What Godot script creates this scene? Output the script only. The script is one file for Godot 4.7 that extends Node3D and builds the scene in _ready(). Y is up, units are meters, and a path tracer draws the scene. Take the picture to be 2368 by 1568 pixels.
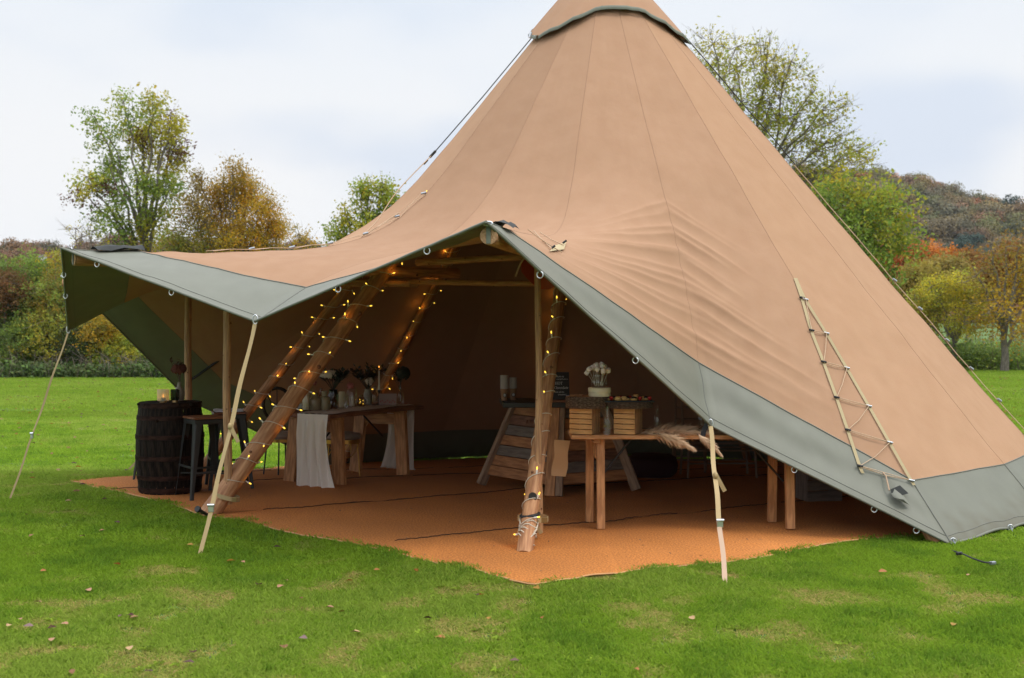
extends Node3D

# ---------------------------------------------------------------- measures
const FOCAL := 2600.0                      # focal length in photograph units (2367 wide, 1568 high)
const EYE := 1.6
const TENT := Vector2(1.04, 12.65)         # tent centre: x, distance
const APEX := 5.90
const SUB := 20
const BODY := 180
const SKIRT := 16

var cam_basis := Basis()
var rng := RandomNumberGenerator.new()
var noise := FastNoiseLite.new()
var taken := {}
var M := {}
var fab := []                              # columns of canvas points
var fab_n := []
var mat_poly := PackedVector2Array()

# ---------------------------------------------------------------- mesh builder
class Shape:
	var v := PackedVector3Array()
	var n := PackedVector3Array()
	var uv := PackedVector2Array()
	var c := PackedColorArray()
	var idx := PackedInt32Array()
	var tint := Color.WHITE

	func vert(p: Vector3, nn: Vector3, u := Vector2.ZERO) -> int:
		v.append(p); n.append(nn); uv.append(u); c.append(tint)
		return v.size() - 1

	func tri(a: int, b: int, d: int) -> void:
		var g := (v[b] - v[a]).cross(v[d] - v[a])
		if g.dot(n[a] + n[b] + n[d]) > 0.0:
			idx.append(a); idx.append(d); idx.append(b)
		else:
			idx.append(a); idx.append(b); idx.append(d)

	func quad(a: int, b: int, d: int, e: int) -> void:
		tri(a, b, d); tri(a, d, e)

	func flat(p: Array, us := 1.0) -> void:      # a flat polygon fan
		var nn: Vector3 = ((p[1] - p[0]) as Vector3).cross(p[2] - p[0]).normalized()
		var i0 := v.size()
		for k in p.size():
			vert(p[k], nn, Vector2(p[k].x, p[k].y) * us)
		for k in range(1, p.size() - 1):
			idx.append(i0); idx.append(i0 + k + 1); idx.append(i0 + k)

	func box(t: Transform3D, size: Vector3, b := 0.004) -> void:
		var h := size * 0.5
		b = minf(b, minf(h.x, minf(h.y, h.z)) * 0.6)
		var ids := {}
		var long := 0
		if size.y > size.x and size.y > size.z: long = 1
		elif size.z > size.x: long = 2
		for sx in [-1, 1]:
			for sy in [-1, 1]:
				for sz in [-1, 1]:
					for a in 3:
						var p := Vector3(sx * (h.x - b), sy * (h.y - b), sz * (h.z - b))
						p[a] += b * [sx, sy, sz][a]
						var nn := Vector3.ZERO
						nn[a] = [sx, sy, sz][a]
						var u := Vector2.ZERO
						var o := 0
						for q in 3:
							if q == long: u.y = p[q]
							elif q != a or a == long:
								u.x += p[q]
						ids[[sx, sy, sz, a]] = vert(t * p, (t.basis * nn).normalized(), u)
		for a in 3:
			var p := (a + 1) % 3
			var q := (a + 2) % 3
			for s in [-1, 1]:
				var k := []
				for m in [[-1, -1], [1, -1], [1, 1], [-1, 1]]:
					var key := [0, 0, 0, a]
					key[a] = s; key[p] = m[0]; key[q] = m[1]
					k.append(ids[key])
				quad(k[0], k[1], k[2], k[3])
			for s in [-1, 1]:
				for r in [-1, 1]:
					var k := []
					for m in [[-1, p], [1, p], [1, q], [-1, q]]:
						var key := [0, 0, 0, m[1]]
						key[p] = s; key[q] = r; key[a] = m[0]
						k.append(ids[key])
					quad(k[0], k[1], k[2], k[3])
		for sx in [-1, 1]:
			for sy in [-1, 1]:
				for sz in [-1, 1]:
					tri(ids[[sx, sy, sz, 0]], ids[[sx, sy, sz, 1]], ids[[sx, sy, sz, 2]])

	func bar(a: Vector3, b: Vector3, w: float, t: float, side := Vector3.ZERO, bev := 0.004) -> void:   # a beam from a to b, w across 'side'
		var y := (b - a).normalized()
		var x := side if side != Vector3.ZERO else (Vector3.RIGHT if absf(y.x) < 0.9 else Vector3.BACK)
		x = (x - y * x.dot(y)).normalized()
		box(Transform3D(Basis(x, y, x.cross(y)), (a + b) * 0.5), Vector3(w, a.distance_to(b), t), bev)

	func tube(path: Array, radii, sides := 8, cap := true, dome := false) -> void:
		var m := path.size()
		var x := Vector3.ZERO
		var base := v.size()
		var run := 0.0
		for k in m:
			var d: Vector3 = (path[mini(k + 1, m - 1)] - path[maxi(k - 1, 0)])
			d = d.normalized() if d.length() > 1e-9 else Vector3.UP
			if k == 0:
				x = d.cross(Vector3(0.31, 0.2, 0.93)).normalized()
			else:
				x = (x - d * x.dot(d)).normalized()
				run += (path[k] as Vector3).distance_to(path[k - 1])
			var y := d.cross(x)
			var r: float = radii if radii is float else radii[k]
			for s in sides + 1:
				var a := TAU * s / sides
				var nn := x * cos(a) + y * sin(a)
				vert(path[k] + nn * r, nn, Vector2(float(s) / sides, run))
		for k in m - 1:
			for s in sides:
				var i := base + k * (sides + 1) + s
				quad(i, i + 1, i + sides + 2, i + sides + 1)
		if cap:
			for e in [0, m - 1]:
				var d: Vector3 = (path[0] - path[1]) if e == 0 else (path[m - 1] - path[m - 2])
				d = d.normalized()
				var i0 := v.size()
				vert(path[e], d, Vector2(0.5, 0.5))
				for s in sides + 1:
					vert(v[base + e * (sides + 1) + s], d, Vector2(0.5 + 0.5 * cos(TAU * s / sides), 0.5 + 0.5 * sin(TAU * s / sides)))
				for s in sides:
					tri(i0, i0 + 1 + s, i0 + 2 + s)

	func lathe(prof: Array, segs := 20, t := Transform3D(), from := 0.0, to := TAU) -> void:
		var run := 0.0
		for k in prof.size() - 1:
			var a: Vector2 = prof[k]
			var b: Vector2 = prof[k + 1]
			if a.distance_to(b) < 1e-6: continue
			var d := (b - a).normalized()
			var na := Vector2(d.y, -d.x)
			var nb := na
			if k > 0:
				var e := (a - (prof[k - 1] as Vector2)).normalized()
				if e.dot(d) > 0.6: na = (na + Vector2(e.y, -e.x)).normalized()
			if k < prof.size() - 2:
				var e := ((prof[k + 2] as Vector2) - b).normalized()
				if e.dot(d) > 0.6: nb = (nb + Vector2(e.y, -e.x)).normalized()
			var i0 := v.size()
			for s in segs + 1:
				var g := from + (to - from) * s / segs
				var cs := cos(g)
				var sn := sin(g)
				vert(t * Vector3(a.x * cs, a.y, a.x * sn), (t.basis * Vector3(na.x * cs, na.y, na.x * sn)).normalized(), Vector2(float(s) / segs, run))
				vert(t * Vector3(b.x * cs, b.y, b.x * sn), (t.basis * Vector3(nb.x * cs, nb.y, nb.x * sn)).normalized(), Vector2(float(s) / segs, run + a.distance_to(b)))
			run += a.distance_to(b)
			for s in segs:
				var i := i0 + s * 2
				if a.x > 1e-6: tri(i, i + 2, i + 1)
				if b.x > 1e-6: tri(i + 1, i + 2, i + 3)

	func grid(rows: Array, us := 1.0) -> void:      # rows of points, smooth
		var h := rows.size()
		var w: int = rows[0].size()
		var base := v.size()
		for j in h:
			for i in w:
				var dx: Vector3 = rows[j][mini(i + 1, w - 1)] - rows[j][maxi(i - 1, 0)]
				var dy: Vector3 = rows[mini(j + 1, h - 1)][i] - rows[maxi(j - 1, 0)][i]
				vert(rows[j][i], dx.cross(dy).normalized(), Vector2(i, j) * us)
		for j in h - 1:
			for i in w - 1:
				var k := base + j * w + i
				quad(k, k + 1, k + w + 1, k + w)

	func ball(at: Vector3, r: Vector3, segs := 10, rings := 7, lumps := 0.0, sd := 0) -> void:
		var rows := []
		for j in rings + 1:
			var row := []
			var p := PI * j / rings
			for i in segs + 1:
				var a := TAU * (i % segs) / segs
				var q := Vector3(sin(p) * cos(a), cos(p), sin(p) * sin(a))
				var f := 1.0 + lumps * sin(q.x * 5.0 + sd) * cos(q.y * 4.0 + sd * 2.0 + q.z * 5.0)
				row.append(at + q * r * f)
			rows.append(row)
		var base := v.size()
		for j in rings + 1:
			for i in segs + 1:
				vert(rows[j][i], ((rows[j][i] - at) / r / r).normalized(), Vector2(float(i) / segs, float(j) / rings))
		for j in rings:
			for i in segs:
				var k := base + j * (segs + 1) + i
				quad(k, k + 1, k + segs + 2, k + segs + 1)

	func done() -> ArrayMesh:
		var arr := []
		arr.resize(Mesh.ARRAY_MAX)
		arr[Mesh.ARRAY_VERTEX] = v
		arr[Mesh.ARRAY_NORMAL] = n
		arr[Mesh.ARRAY_TEX_UV] = uv
		arr[Mesh.ARRAY_COLOR] = c
		arr[Mesh.ARRAY_INDEX] = idx
		var m := ArrayMesh.new()
		m.add_surface_from_arrays(Mesh.PRIMITIVE_TRIANGLES, arr)
		return m

# ---------------------------------------------------------------- naming and placing
func numbered(called: String) -> String:
	var k: int = taken.get(called, 0)
	taken[called] = k + 1
	return called if k == 0 else "%s_%03d" % [called, k]

func tag(o: Node, label := "", category := "", group := "", kind := "") -> void:
	if label: o.set_meta("label", label)
	if category: o.set_meta("category", category)
	if group: o.set_meta("group", group)
	if kind: o.set_meta("kind", kind)

func thing(called: String, label: String, category: String, at := Vector3.ZERO, turn := 0.0, group := "") -> Node3D:
	var o := Node3D.new()
	o.name = numbered(called)
	add_child(o)
	o.position = at
	o.rotation.y = turn
	tag(o, label, category, group)
	return o

func put(called: String, mesh: Mesh, m: Material, parent: Node3D, kind := "") -> MeshInstance3D:   # a part in its parent's own space
	var o := MeshInstance3D.new()
	var k: int = parent.get_meta("n_" + called, 0)
	o.mesh = mesh
	o.material_override = m
	o.cast_shadow = GeometryInstance3D.SHADOW_CASTING_SETTING_ON
	parent.set_meta("n_" + called, k + 1)
	o.name = called if k == 0 else "%s_%03d" % [called, k]
	parent.add_child(o, true)
	if kind: o.set_meta("kind", kind)
	return o

func part(called: String, s: Shape, m: Material, parent: Node3D, kind := "") -> MeshInstance3D:
	return put(called, s.done(), m, parent, kind)

func wpart(called: String, s: Shape, m: Material, parent: Node3D, kind := "") -> MeshInstance3D:   # shape given in world space, parent unturned
	var o := put(called, s.done(), m, parent, kind)
	o.position = -parent.position
	return o

func copy(o: Node3D, label: String, at: Vector3, turn := 0.0) -> Node3D:
	var c: Node3D = o.duplicate()
	var stem := String(o.name)
	var cut := RegEx.create_from_string("_\\d{3}$").sub(stem, "")
	c.name = numbered(cut)
	add_child(c)
	c.position = at
	c.rotation.y = turn
	c.set_meta("label", label)
	return c

func structure(called: String, s: Shape, m: Material) -> MeshInstance3D:
	var o := MeshInstance3D.new()
	o.name = numbered(called)
	o.mesh = s.done()
	o.material_override = m
	add_child(o)
	o.set_meta("kind", "structure")
	return o

func ray(X: float, Y: float) -> Vector3:
	var r := cam_basis * Vector3((X - 1183.5) / FOCAL, -(Y - 784.0) / FOCAL, -1.0)
	return r / -r.z

func P(X: float, Y: float, d: float) -> Vector3:
	return Vector3(0, EYE, 0) + ray(X, Y) * d

func G(X: float, Y: float, up := 0.0) -> Vector3:
	var r := ray(X, Y)
	var d := 10.0
	for k in 40:
		d = lerpf(d, (EYE - ground(r.x * d, d) - up) / -r.y, 0.6)
	return Vector3(0, EYE, 0) + r * d

func proj(p: Vector3) -> Vector2:
	var q := cam_basis.inverse() * (p - Vector3(0, EYE, 0))
	return Vector2(1183.5 + FOCAL * q.x / -q.z, 784.0 - FOCAL * q.y / -q.z)

func ground(x: float, d: float) -> float:
	var y := -0.3 * smoothstep(11.5, 16.5, d)
	y += 0.025 * noise.get_noise_2d(x * 22.0, d * 22.0) * smoothstep(2.0, 5.0, d)
	if d > 75.0:
		y += 0.02 * (d - 75.0)
	return y

func rp(deg: float, s: float, h: float) -> Vector3:
	var a := deg_to_rad(deg)
	return Vector3(TENT.x + s * cos(a), h, -(TENT.y + s * sin(a)))

func on_ground(p: Vector3, up := 0.0) -> Vector3:
	return Vector3(p.x, ground(p.x, -p.z) + up, p.z)

func rnd(a: float, b: float) -> float:
	return rng.randf_range(a, b)

func lin(r: float, g: float, b: float) -> Color:      # a linear base colour as albedo_color wants it
	return Color(r, g, b).linear_to_srgb()

# ---------------------------------------------------------------- materials
func grain(freq: float, a: Color, b: Color, octaves := 4, size := 256, sd := 1, kind := FastNoiseLite.TYPE_SIMPLEX_SMOOTH) -> NoiseTexture2D:
	var f := FastNoiseLite.new()
	f.seed = sd
	f.noise_type = kind
	f.frequency = freq
	f.fractal_octaves = octaves
	var t := NoiseTexture2D.new()
	t.width = size; t.height = size
	t.seamless = true
	t.noise = f
	var g := Gradient.new()
	g.set_color(0, a); g.set_color(1, b)
	g.set_offset(0, 0.2); g.set_offset(1, 0.8)
	t.color_ramp = g
	return t

func heights(freq: float, octaves := 4, size := 256, sd := 3) -> NoiseTexture2D:
	return grain(freq, Color.BLACK, Color.WHITE, octaves, size, sd)

func mat(called: String, col: Color, rough := 0.8, metal := 0.0) -> StandardMaterial3D:
	var m := StandardMaterial3D.new()
	m.resource_name = called
	m.albedo_color = col
	m.roughness = rough
	m.metallic = metal
	m.cull_mode = BaseMaterial3D.CULL_DISABLED
	M[called] = m
	return m

func wood(called: String, dark: Color, light: Color, sd: int, scale := Vector3(3, 0.6, 1), rough := 0.7) -> StandardMaterial3D:
	var m := mat(called, Color.WHITE, rough)
	m.albedo_texture = grain(0.02, dark.linear_to_srgb(), light.linear_to_srgb(), 5, 256, sd)
	m.uv1_scale = scale
	m.heightmap_enabled = true
	m.heightmap_texture = heights(0.03, 4, 256, sd + 7)
	m.heightmap_scale = 0.25
	return m

func cloth(called: String, dark: Color, light: Color, sd: int, scale := 1.0) -> StandardMaterial3D:
	var m := mat(called, Color.WHITE, 0.9)
	m.albedo_texture = grain(0.015, dark.linear_to_srgb(), light.linear_to_srgb(), 5, 512, sd)
	m.uv1_triplanar = true
	m.uv1_scale = Vector3.ONE * scale
	return m

func leafy(called: String, back := 0.5) -> StandardMaterial3D:
	var m := mat(called, Color.WHITE, 0.6)
	m.vertex_color_use_as_albedo = true
	m.backlight_enabled = true
	m.backlight = Color(back, back, back).linear_to_srgb()
	m.metallic_specular = 0.3
	return m

func make_materials() -> void:
	var m := cloth("canvas", Color(0.325, 0.191, 0.116), Color(0.347, 0.209, 0.130), 11, 0.5)
	m.backlight_enabled = true
	m.backlight = lin(0.015, 0.011, 0.008)
	m.metallic_specular = 0.2
	m.vertex_color_use_as_albedo = true
	m.heightmap_enabled = true
	m.heightmap_texture = heights(0.02, 5, 512, 5)
	m.heightmap_scale = 0.25
	for e in [["canvas_b", 0.965], ["canvas_c", 1.03]]:      # bolts of cloth weather a little differently
		var other := m.duplicate() as StandardMaterial3D
		other.albedo_color = Color(e[1], e[1], e[1]) if e[1] < 1.0 else Color(1.03, 1.03, 1.02)
		other.uv1_offset = Vector3(e[1] * 7.0, 0.3, e[1] * 3.0)
		M[e[0]] = other
	m = cloth("skirt", Color(0.126, 0.127, 0.096), Color(0.142, 0.143, 0.109), 12, 0.5)
	m.backlight_enabled = true
	m.backlight = lin(0.012, 0.011, 0.006)
	m.roughness = 0.6
	m.vertex_color_use_as_albedo = true
	m.heightmap_enabled = true
	m.heightmap_texture = heights(0.03, 4, 256, 6)
	m.heightmap_scale = 0.12
	mat("seam", lin(0.27, 0.155, 0.09), 0.9)
	mat("seam_grey", lin(0.14, 0.14, 0.12), 0.9)
	mat("trim", lin(0.13, 0.14, 0.105), 0.7)
	mat("flap", lin(0.018, 0.019, 0.017), 0.8)
	mat("webbing", lin(0.36, 0.26, 0.125), 0.85)
	mat("webbing_pale", lin(0.38, 0.30, 0.165), 0.85)
	mat("webbing_pink", lin(0.40, 0.27, 0.18), 0.85)
	mat("cord", lin(0.46, 0.32, 0.21), 0.9)
	mat("cord_dark", lin(0.02, 0.02, 0.022), 0.8)
	mat("light_cord", lin(0.55, 0.48, 0.38), 0.7)
	mat("holder", lin(0.78, 0.76, 0.70), 0.5)
	mat("steel", lin(0.62, 0.63, 0.65), 0.28, 0.9)
	mat("zinc", lin(0.35, 0.37, 0.40), 0.4, 0.8)
	mat("black", lin(0.012, 0.012, 0.014), 0.6)
	wood("pole_wood", Color(0.30, 0.128, 0.052), Color(0.50, 0.255, 0.118), 21, Vector3(2, 0.7, 1), 0.65)
	wood("prop_wood", Color(0.30, 0.15, 0.07), Color(0.50, 0.28, 0.13), 22, Vector3(2, 0.7, 1), 0.6)
	wood("log_end", Color(0.32, 0.17, 0.08), Color(0.46, 0.27, 0.14), 23, Vector3(1, 1, 1), 0.8)
	m = mat("knot", lin(0.16, 0.065, 0.028), 0.7)
	m = mat("coir", Color.WHITE, 0.95)
	m.albedo_texture = grain(0.06, lin(0.38, 0.122, 0.020), lin(0.72, 0.262, 0.052), 6, 1024, 31)
	m.uv1_triplanar = true
	m.uv1_scale = Vector3.ONE * 0.8
	m.vertex_color_use_as_albedo = true
	m.heightmap_enabled = true
	m.heightmap_texture = heights(0.15, 3, 1024, 32)
	m.heightmap_scale = 0.6
	mat("stitch", lin(0.03, 0.016, 0.01), 0.9)
	mat("mat_edge", lin(0.50, 0.26, 0.11), 0.95)
	m = mat("bulb", lin(1.0, 0.55, 0.06), 0.4)
	m.emission_enabled = true
	m.emission = Color(1.0, 0.80, 0.27)
	m.emission_energy_multiplier = 2.2
	m = mat("flame", lin(1.0, 0.5, 0.1), 0.5)
	m.emission_enabled = true
	m.emission = Color(1.0, 0.66, 0.26)
	m.emission_energy_multiplier = 2.5
	# barrel, furniture
	wood("stave", Color(0.006, 0.0040, 0.0032), Color(0.026, 0.0155, 0.0105), 41, Vector3(3, 1.2, 1), 0.6)
	wood("hoop", Color(0.016, 0.008, 0.006), Color(0.042, 0.020, 0.014), 42, Vector3(3, 3, 1), 0.6)
	M.stave.metallic_specular = 0.2
	M.hoop.metallic_specular = 0.15
	mat("gunmetal", lin(0.035, 0.034, 0.032), 0.5, 0.5)
	wood("seat_wood", Color(0.16, 0.055, 0.022), Color(0.30, 0.11, 0.045), 43, Vector3(4, 1, 1), 0.45)
	wood("pine", Color(0.36, 0.155, 0.055), Color(0.56, 0.27, 0.105), 44, Vector3(5, 0.8, 1), 0.55)
	wood("pine_dark", Color(0.15, 0.06, 0.028), Color(0.26, 0.11, 0.05), 45, Vector3(5, 0.8, 1), 0.6)
	wood("crate_wood", Color(0.42, 0.215, 0.075), Color(0.58, 0.32, 0.125), 46, Vector3(5, 0.8, 1), 0.7)
	wood("crate_side", Color(0.22, 0.11, 0.045), Color(0.34, 0.18, 0.08), 47, Vector3(4, 0.8, 1), 0.75)
	wood("plank_orange", Color(0.30, 0.125, 0.05), Color(0.46, 0.21, 0.085), 48, Vector3(5, 0.8, 1), 0.75)
	wood("plank_brown", Color(0.13, 0.055, 0.03), Color(0.22, 0.10, 0.055), 49, Vector3(5, 0.8, 1), 0.75)
	wood("plank_grey", Color(0.13, 0.10, 0.08), Color(0.21, 0.165, 0.135), 50, Vector3(5, 0.8, 1), 0.8)
	wood("timber_grey", Color(0.22, 0.135, 0.085), Color(0.36, 0.24, 0.155), 51, Vector3(5, 0.8, 1), 0.8)
	wood("bark", Color(0.07, 0.042, 0.026), Color(0.30, 0.20, 0.13), 52, Vector3(5, 10, 1), 0.95)
	M.bark.heightmap_scale = 1.5
	mat("slate", lin(0.022, 0.026, 0.024), 0.5)
	m = mat("gauze", lin(0.80, 0.74, 0.67), 0.95)
	m.backlight_enabled = true
	m.backlight = lin(0.3, 0.28, 0.25)
	mat("hessian", lin(0.44, 0.27, 0.14), 0.95)
	mat("linen_white", lin(0.68, 0.66, 0.70), 0.9)
	mat("upholstery", lin(0.30, 0.235, 0.185), 0.9)
	mat("brass", lin(0.62, 0.36, 0.10), 0.3, 0.9)
	mat("stoneware", lin(0.20, 0.15, 0.085), 0.35)
	mat("stoneware_pale", lin(0.26, 0.22, 0.13), 0.35)
	mat("wax", lin(0.55, 0.46, 0.28), 0.5)
	mat("wax_pale", lin(0.70, 0.62, 0.52), 0.5)
	mat("cream", lin(0.72, 0.62, 0.42), 0.5)
	mat("paper_cup", lin(0.28, 0.15, 0.08), 0.75)
	mat("cup_rim", lin(0.42, 0.38, 0.35), 0.7)
	mat("chalk", lin(0.62, 0.62, 0.62), 0.9)
	mat("marshmallow", lin(0.78, 0.70, 0.68), 0.9)
	mat("strawberry", lin(0.45, 0.018, 0.016), 0.3)
	mat("berry_leaf", lin(0.06, 0.15, 0.02), 0.6)
	mat("bun", lin(0.62, 0.36, 0.12), 0.5)
	mat("chocolate", lin(0.022, 0.010, 0.006), 0.3)
	mat("plum", lin(0.16, 0.075, 0.11), 0.5)
	mat("pouf", lin(0.042, 0.011, 0.010), 0.8)
	mat("petal_white", lin(0.62, 0.52, 0.40), 0.8)
	mat("petal_pink", lin(0.42, 0.13, 0.11), 0.8)
	mat("petal_rust", lin(0.11, 0.030, 0.016), 0.9)
	mat("dried_stem", lin(0.09, 0.055, 0.035), 0.9)
	mat("dark_leaf", lin(0.028, 0.036, 0.022), 0.8)
	mat("vase_grey", lin(0.22, 0.19, 0.15), 0.5)
	m = mat("pampas", lin(0.60, 0.42, 0.27), 0.95)
	m.backlight_enabled = true
	m.backlight = lin(0.4, 0.3, 0.2)
	m = mat("glass", Color(0.5, 0.55, 0.53, 0.04), 0.03)
	m.transparency = BaseMaterial3D.TRANSPARENCY_ALPHA
	m = mat("glass_amber", Color(0.35, 0.16, 0.04, 0.35), 0.05)
	m.transparency = BaseMaterial3D.TRANSPARENCY_ALPHA
	m = mat("glass_green", Color(0.010, 0.022, 0.016, 0.85), 0.08)
	m.transparency = BaseMaterial3D.TRANSPARENCY_ALPHA
	m = mat("glass_frost", lin(0.60, 0.56, 0.42), 0.45)
	m.transparency = BaseMaterial3D.TRANSPARENCY_ALPHA
	m.albedo_color.a = 0.62
	mat("bronze", lin(0.30, 0.20, 0.09), 0.35, 0.8)
	m = mat("mercury", lin(0.75, 0.55, 0.22), 0.12, 0.95)
	mat("card", lin(0.30, 0.22, 0.19), 0.9)
	mat("card_red", lin(0.35, 0.10, 0.10), 0.9)
	mat("red_canvas", lin(0.32, 0.055, 0.02), 0.85)
	# outdoors
	leafy("leaf", 0.9)
	leafy("blade", 0.9)
	m = leafy("far_leaf", 0.4)
	wood("tree_bark", Color(0.10, 0.085, 0.065), Color(0.24, 0.205, 0.16), 61, Vector3(4, 0.5, 1), 0.95)
	mat("twig", lin(0.17, 0.135, 0.10), 0.9)
	m = mat("soil", Color.WHITE, 1.0)
	m.albedo_texture = grain(0.03, lin(0.045, 0.085, 0.010), lin(0.10, 0.17, 0.020), 6, 1024, 71)
	m.uv1_triplanar = true
	m.uv1_scale = Vector3.ONE * 0.35
	m = mat("hill", Color.WHITE, 1.0)
	m.albedo_texture = grain(0.02, lin(0.05, 0.04, 0.022), lin(0.09, 0.085, 0.035), 6, 512, 72)
	m.uv1_triplanar = true
	m.uv1_scale = Vector3.ONE * 0.02
	mat("house_white", lin(0.75, 0.74, 0.72), 0.8)
	mat("house_roof", lin(0.12, 0.09, 0.085), 0.8)
	mat("house_pane", lin(0.02, 0.022, 0.028), 0.2)

func sky_texture() -> ImageTexture:
	var w := 1024
	var h := 512
	var im := Image.create(w, h, false, Image.FORMAT_RGBF)
	var a := FastNoiseLite.new()
	a.seed = 5; a.frequency = 1.9; a.fractal_octaves = 5
	var b := FastNoiseLite.new()
	b.seed = 9; b.frequency = 0.9; b.fractal_octaves = 3
	var grey := Color(0.73, 0.795, 0.90)
	var white := Color(0.925, 0.935, 0.95)
	for y in h:
		var el := PI * (0.5 - (y + 0.5) / h)
		var up := sin(el)
		for x in w:
			var az := TAU * (x + 0.5) / w
			var q := Vector3(cos(az) * cos(el), up * 2.6, sin(az) * cos(el))
			var t := 0.55 + 0.95 * a.get_noise_3dv(q) + 0.55 * b.get_noise_3dv(q * 1.3 + Vector3(3, 0, 0))
			t += 0.16 * (1.0 - smoothstep(0.0, 0.22, absf(up - 0.10)))
			var c := grey.lerp(white, smoothstep(0.12, 0.66, t))
			c = c.lerp(Color(0.775, 0.86, 0.965), 0.50 * smoothstep(0.14, 0.30, up))
			c = c.lerp(Color(0.74, 0.815, 0.92), 0.55 * (1.0 - smoothstep(0.0, 0.09, up)))
			c *= 1.0 + 2.3 * smoothstep(0.29, 0.95, up)
			if up < 0.0: c = c.lerp(Color(0.3, 0.33, 0.28), smoothstep(0.0, 0.15, -up))
			im.set_pixel(x, y, c)
	return ImageTexture.create_from_image(im)

# ---------------------------------------------------------------- the scene
func _ready() -> void:
	rng.seed = 20240
	noise.seed = 4
	noise.frequency = 0.02
	cam_basis = Basis(Vector3.RIGHT, -atan(14.0 / FOCAL))
	var camera := Camera3D.new()
	camera.name = "camera"
	camera.position = Vector3(0, EYE, 0)
	camera.basis = cam_basis
	camera.fov = rad_to_deg(2.0 * atan(784.0 / FOCAL))
	camera.near = 0.1
	camera.far = 3000.0
	var lens := CameraAttributesPhysical.new()
	lens.frustum_focal_length = 12.0 / (784.0 / FOCAL)
	lens.frustum_focus_distance = 9.5
	lens.frustum_near = 0.1
	lens.frustum_far = 3000.0
	lens.exposure_aperture = 3.2
	camera.attributes = lens
	add_child(camera)
	camera.current = true
	var env := Environment.new()
	env.background_mode = Environment.BG_SKY
	var pano := PanoramaSkyMaterial.new()
	pano.panorama = sky_texture()
	var sky := Sky.new()
	sky.sky_material = pano
	env.sky = sky
	env.background_energy_multiplier = 1.0
	env.tonemap_mode = Environment.TONE_MAPPER_LINEAR
	env.tonemap_exposure = 1.0
	env.fog_enabled = true
	env.fog_density = 0.0001
	env.fog_light_color = Color(0.86, 0.90, 0.96)
	env.sdfgi_enabled = true
	env.ssao_enabled = true
	env.ssil_enabled = true
	var world := WorldEnvironment.new()
	world.name = "world_environment"
	world.environment = env
	add_child(world)
	var sun := DirectionalLight3D.new()
	sun.name = "sun"
	sun.light_energy = 0.5
	sun.light_color = Color(1.0, 0.96, 0.90)
	sun.light_angular_distance = 18.0
	sun.shadow_enabled = true
	sun.rotation_degrees = Vector3(-52, 58, 0)
	add_child(sun)

	make_materials()
	make_outline()
	make_ground()
	make_hills()
	make_background()
	make_tent()
	make_poles()
	make_straps()
	make_furniture()
	make_small_things()
	make_grass()

func make_outline() -> void:
	for q in [[160, 1116], [215, 1130], [300, 1148], [400, 1172], [470, 1198], [560, 1206], [640, 1232], [700, 1246], [780, 1256], [850, 1270], [930, 1290], [1000, 1307], [1070, 1318], [1130, 1336], [1180, 1350], [1236, 1358], [1300, 1350], [1360, 1340],
			[1430, 1334], [1500, 1321], [1600, 1314], [1700, 1305], [1770, 1294], [1830, 1281], [1950, 1259], [2090, 1246], [2160, 1240], [2120, 1150], [1900, 1074], [1500, 1062], [1100, 1064], [800, 1076], [640, 1084], [480, 1094], [320, 1105]]:
		var p := G(q[0], q[1])
		mat_poly.append(Vector2(p.x, -p.z))

func make_ground() -> void:
	var s := Shape.new()
	var xs := []
	for k in range(-60, 61):
		xs.append(signf(k) * (absf(k) * 0.35 + pow(absf(k) / 60.0, 4.0) * 1500.0))
	var ds := []
	for k in 130:
		ds.append(-12.0 + k * 0.33 + pow(k / 130.0, 6.0) * 2400.0)
	var rows := []
	for d in ds:
		var row := []
		for x in xs:
			row.append(Vector3(x, ground(x, d), -d))
		rows.append(row)
	s.grid(rows)
	structure("ground", s, M.soil)

# ---------------------------------------------------------------- the tipi
func vmap(i: int) -> float:               # rows lie closer together on the lower half, where the folds are
	return 0.55 * i / 40.0 if i <= 40 else 0.55 + 0.45 * (i - 40) / float(BODY - 40)

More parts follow.
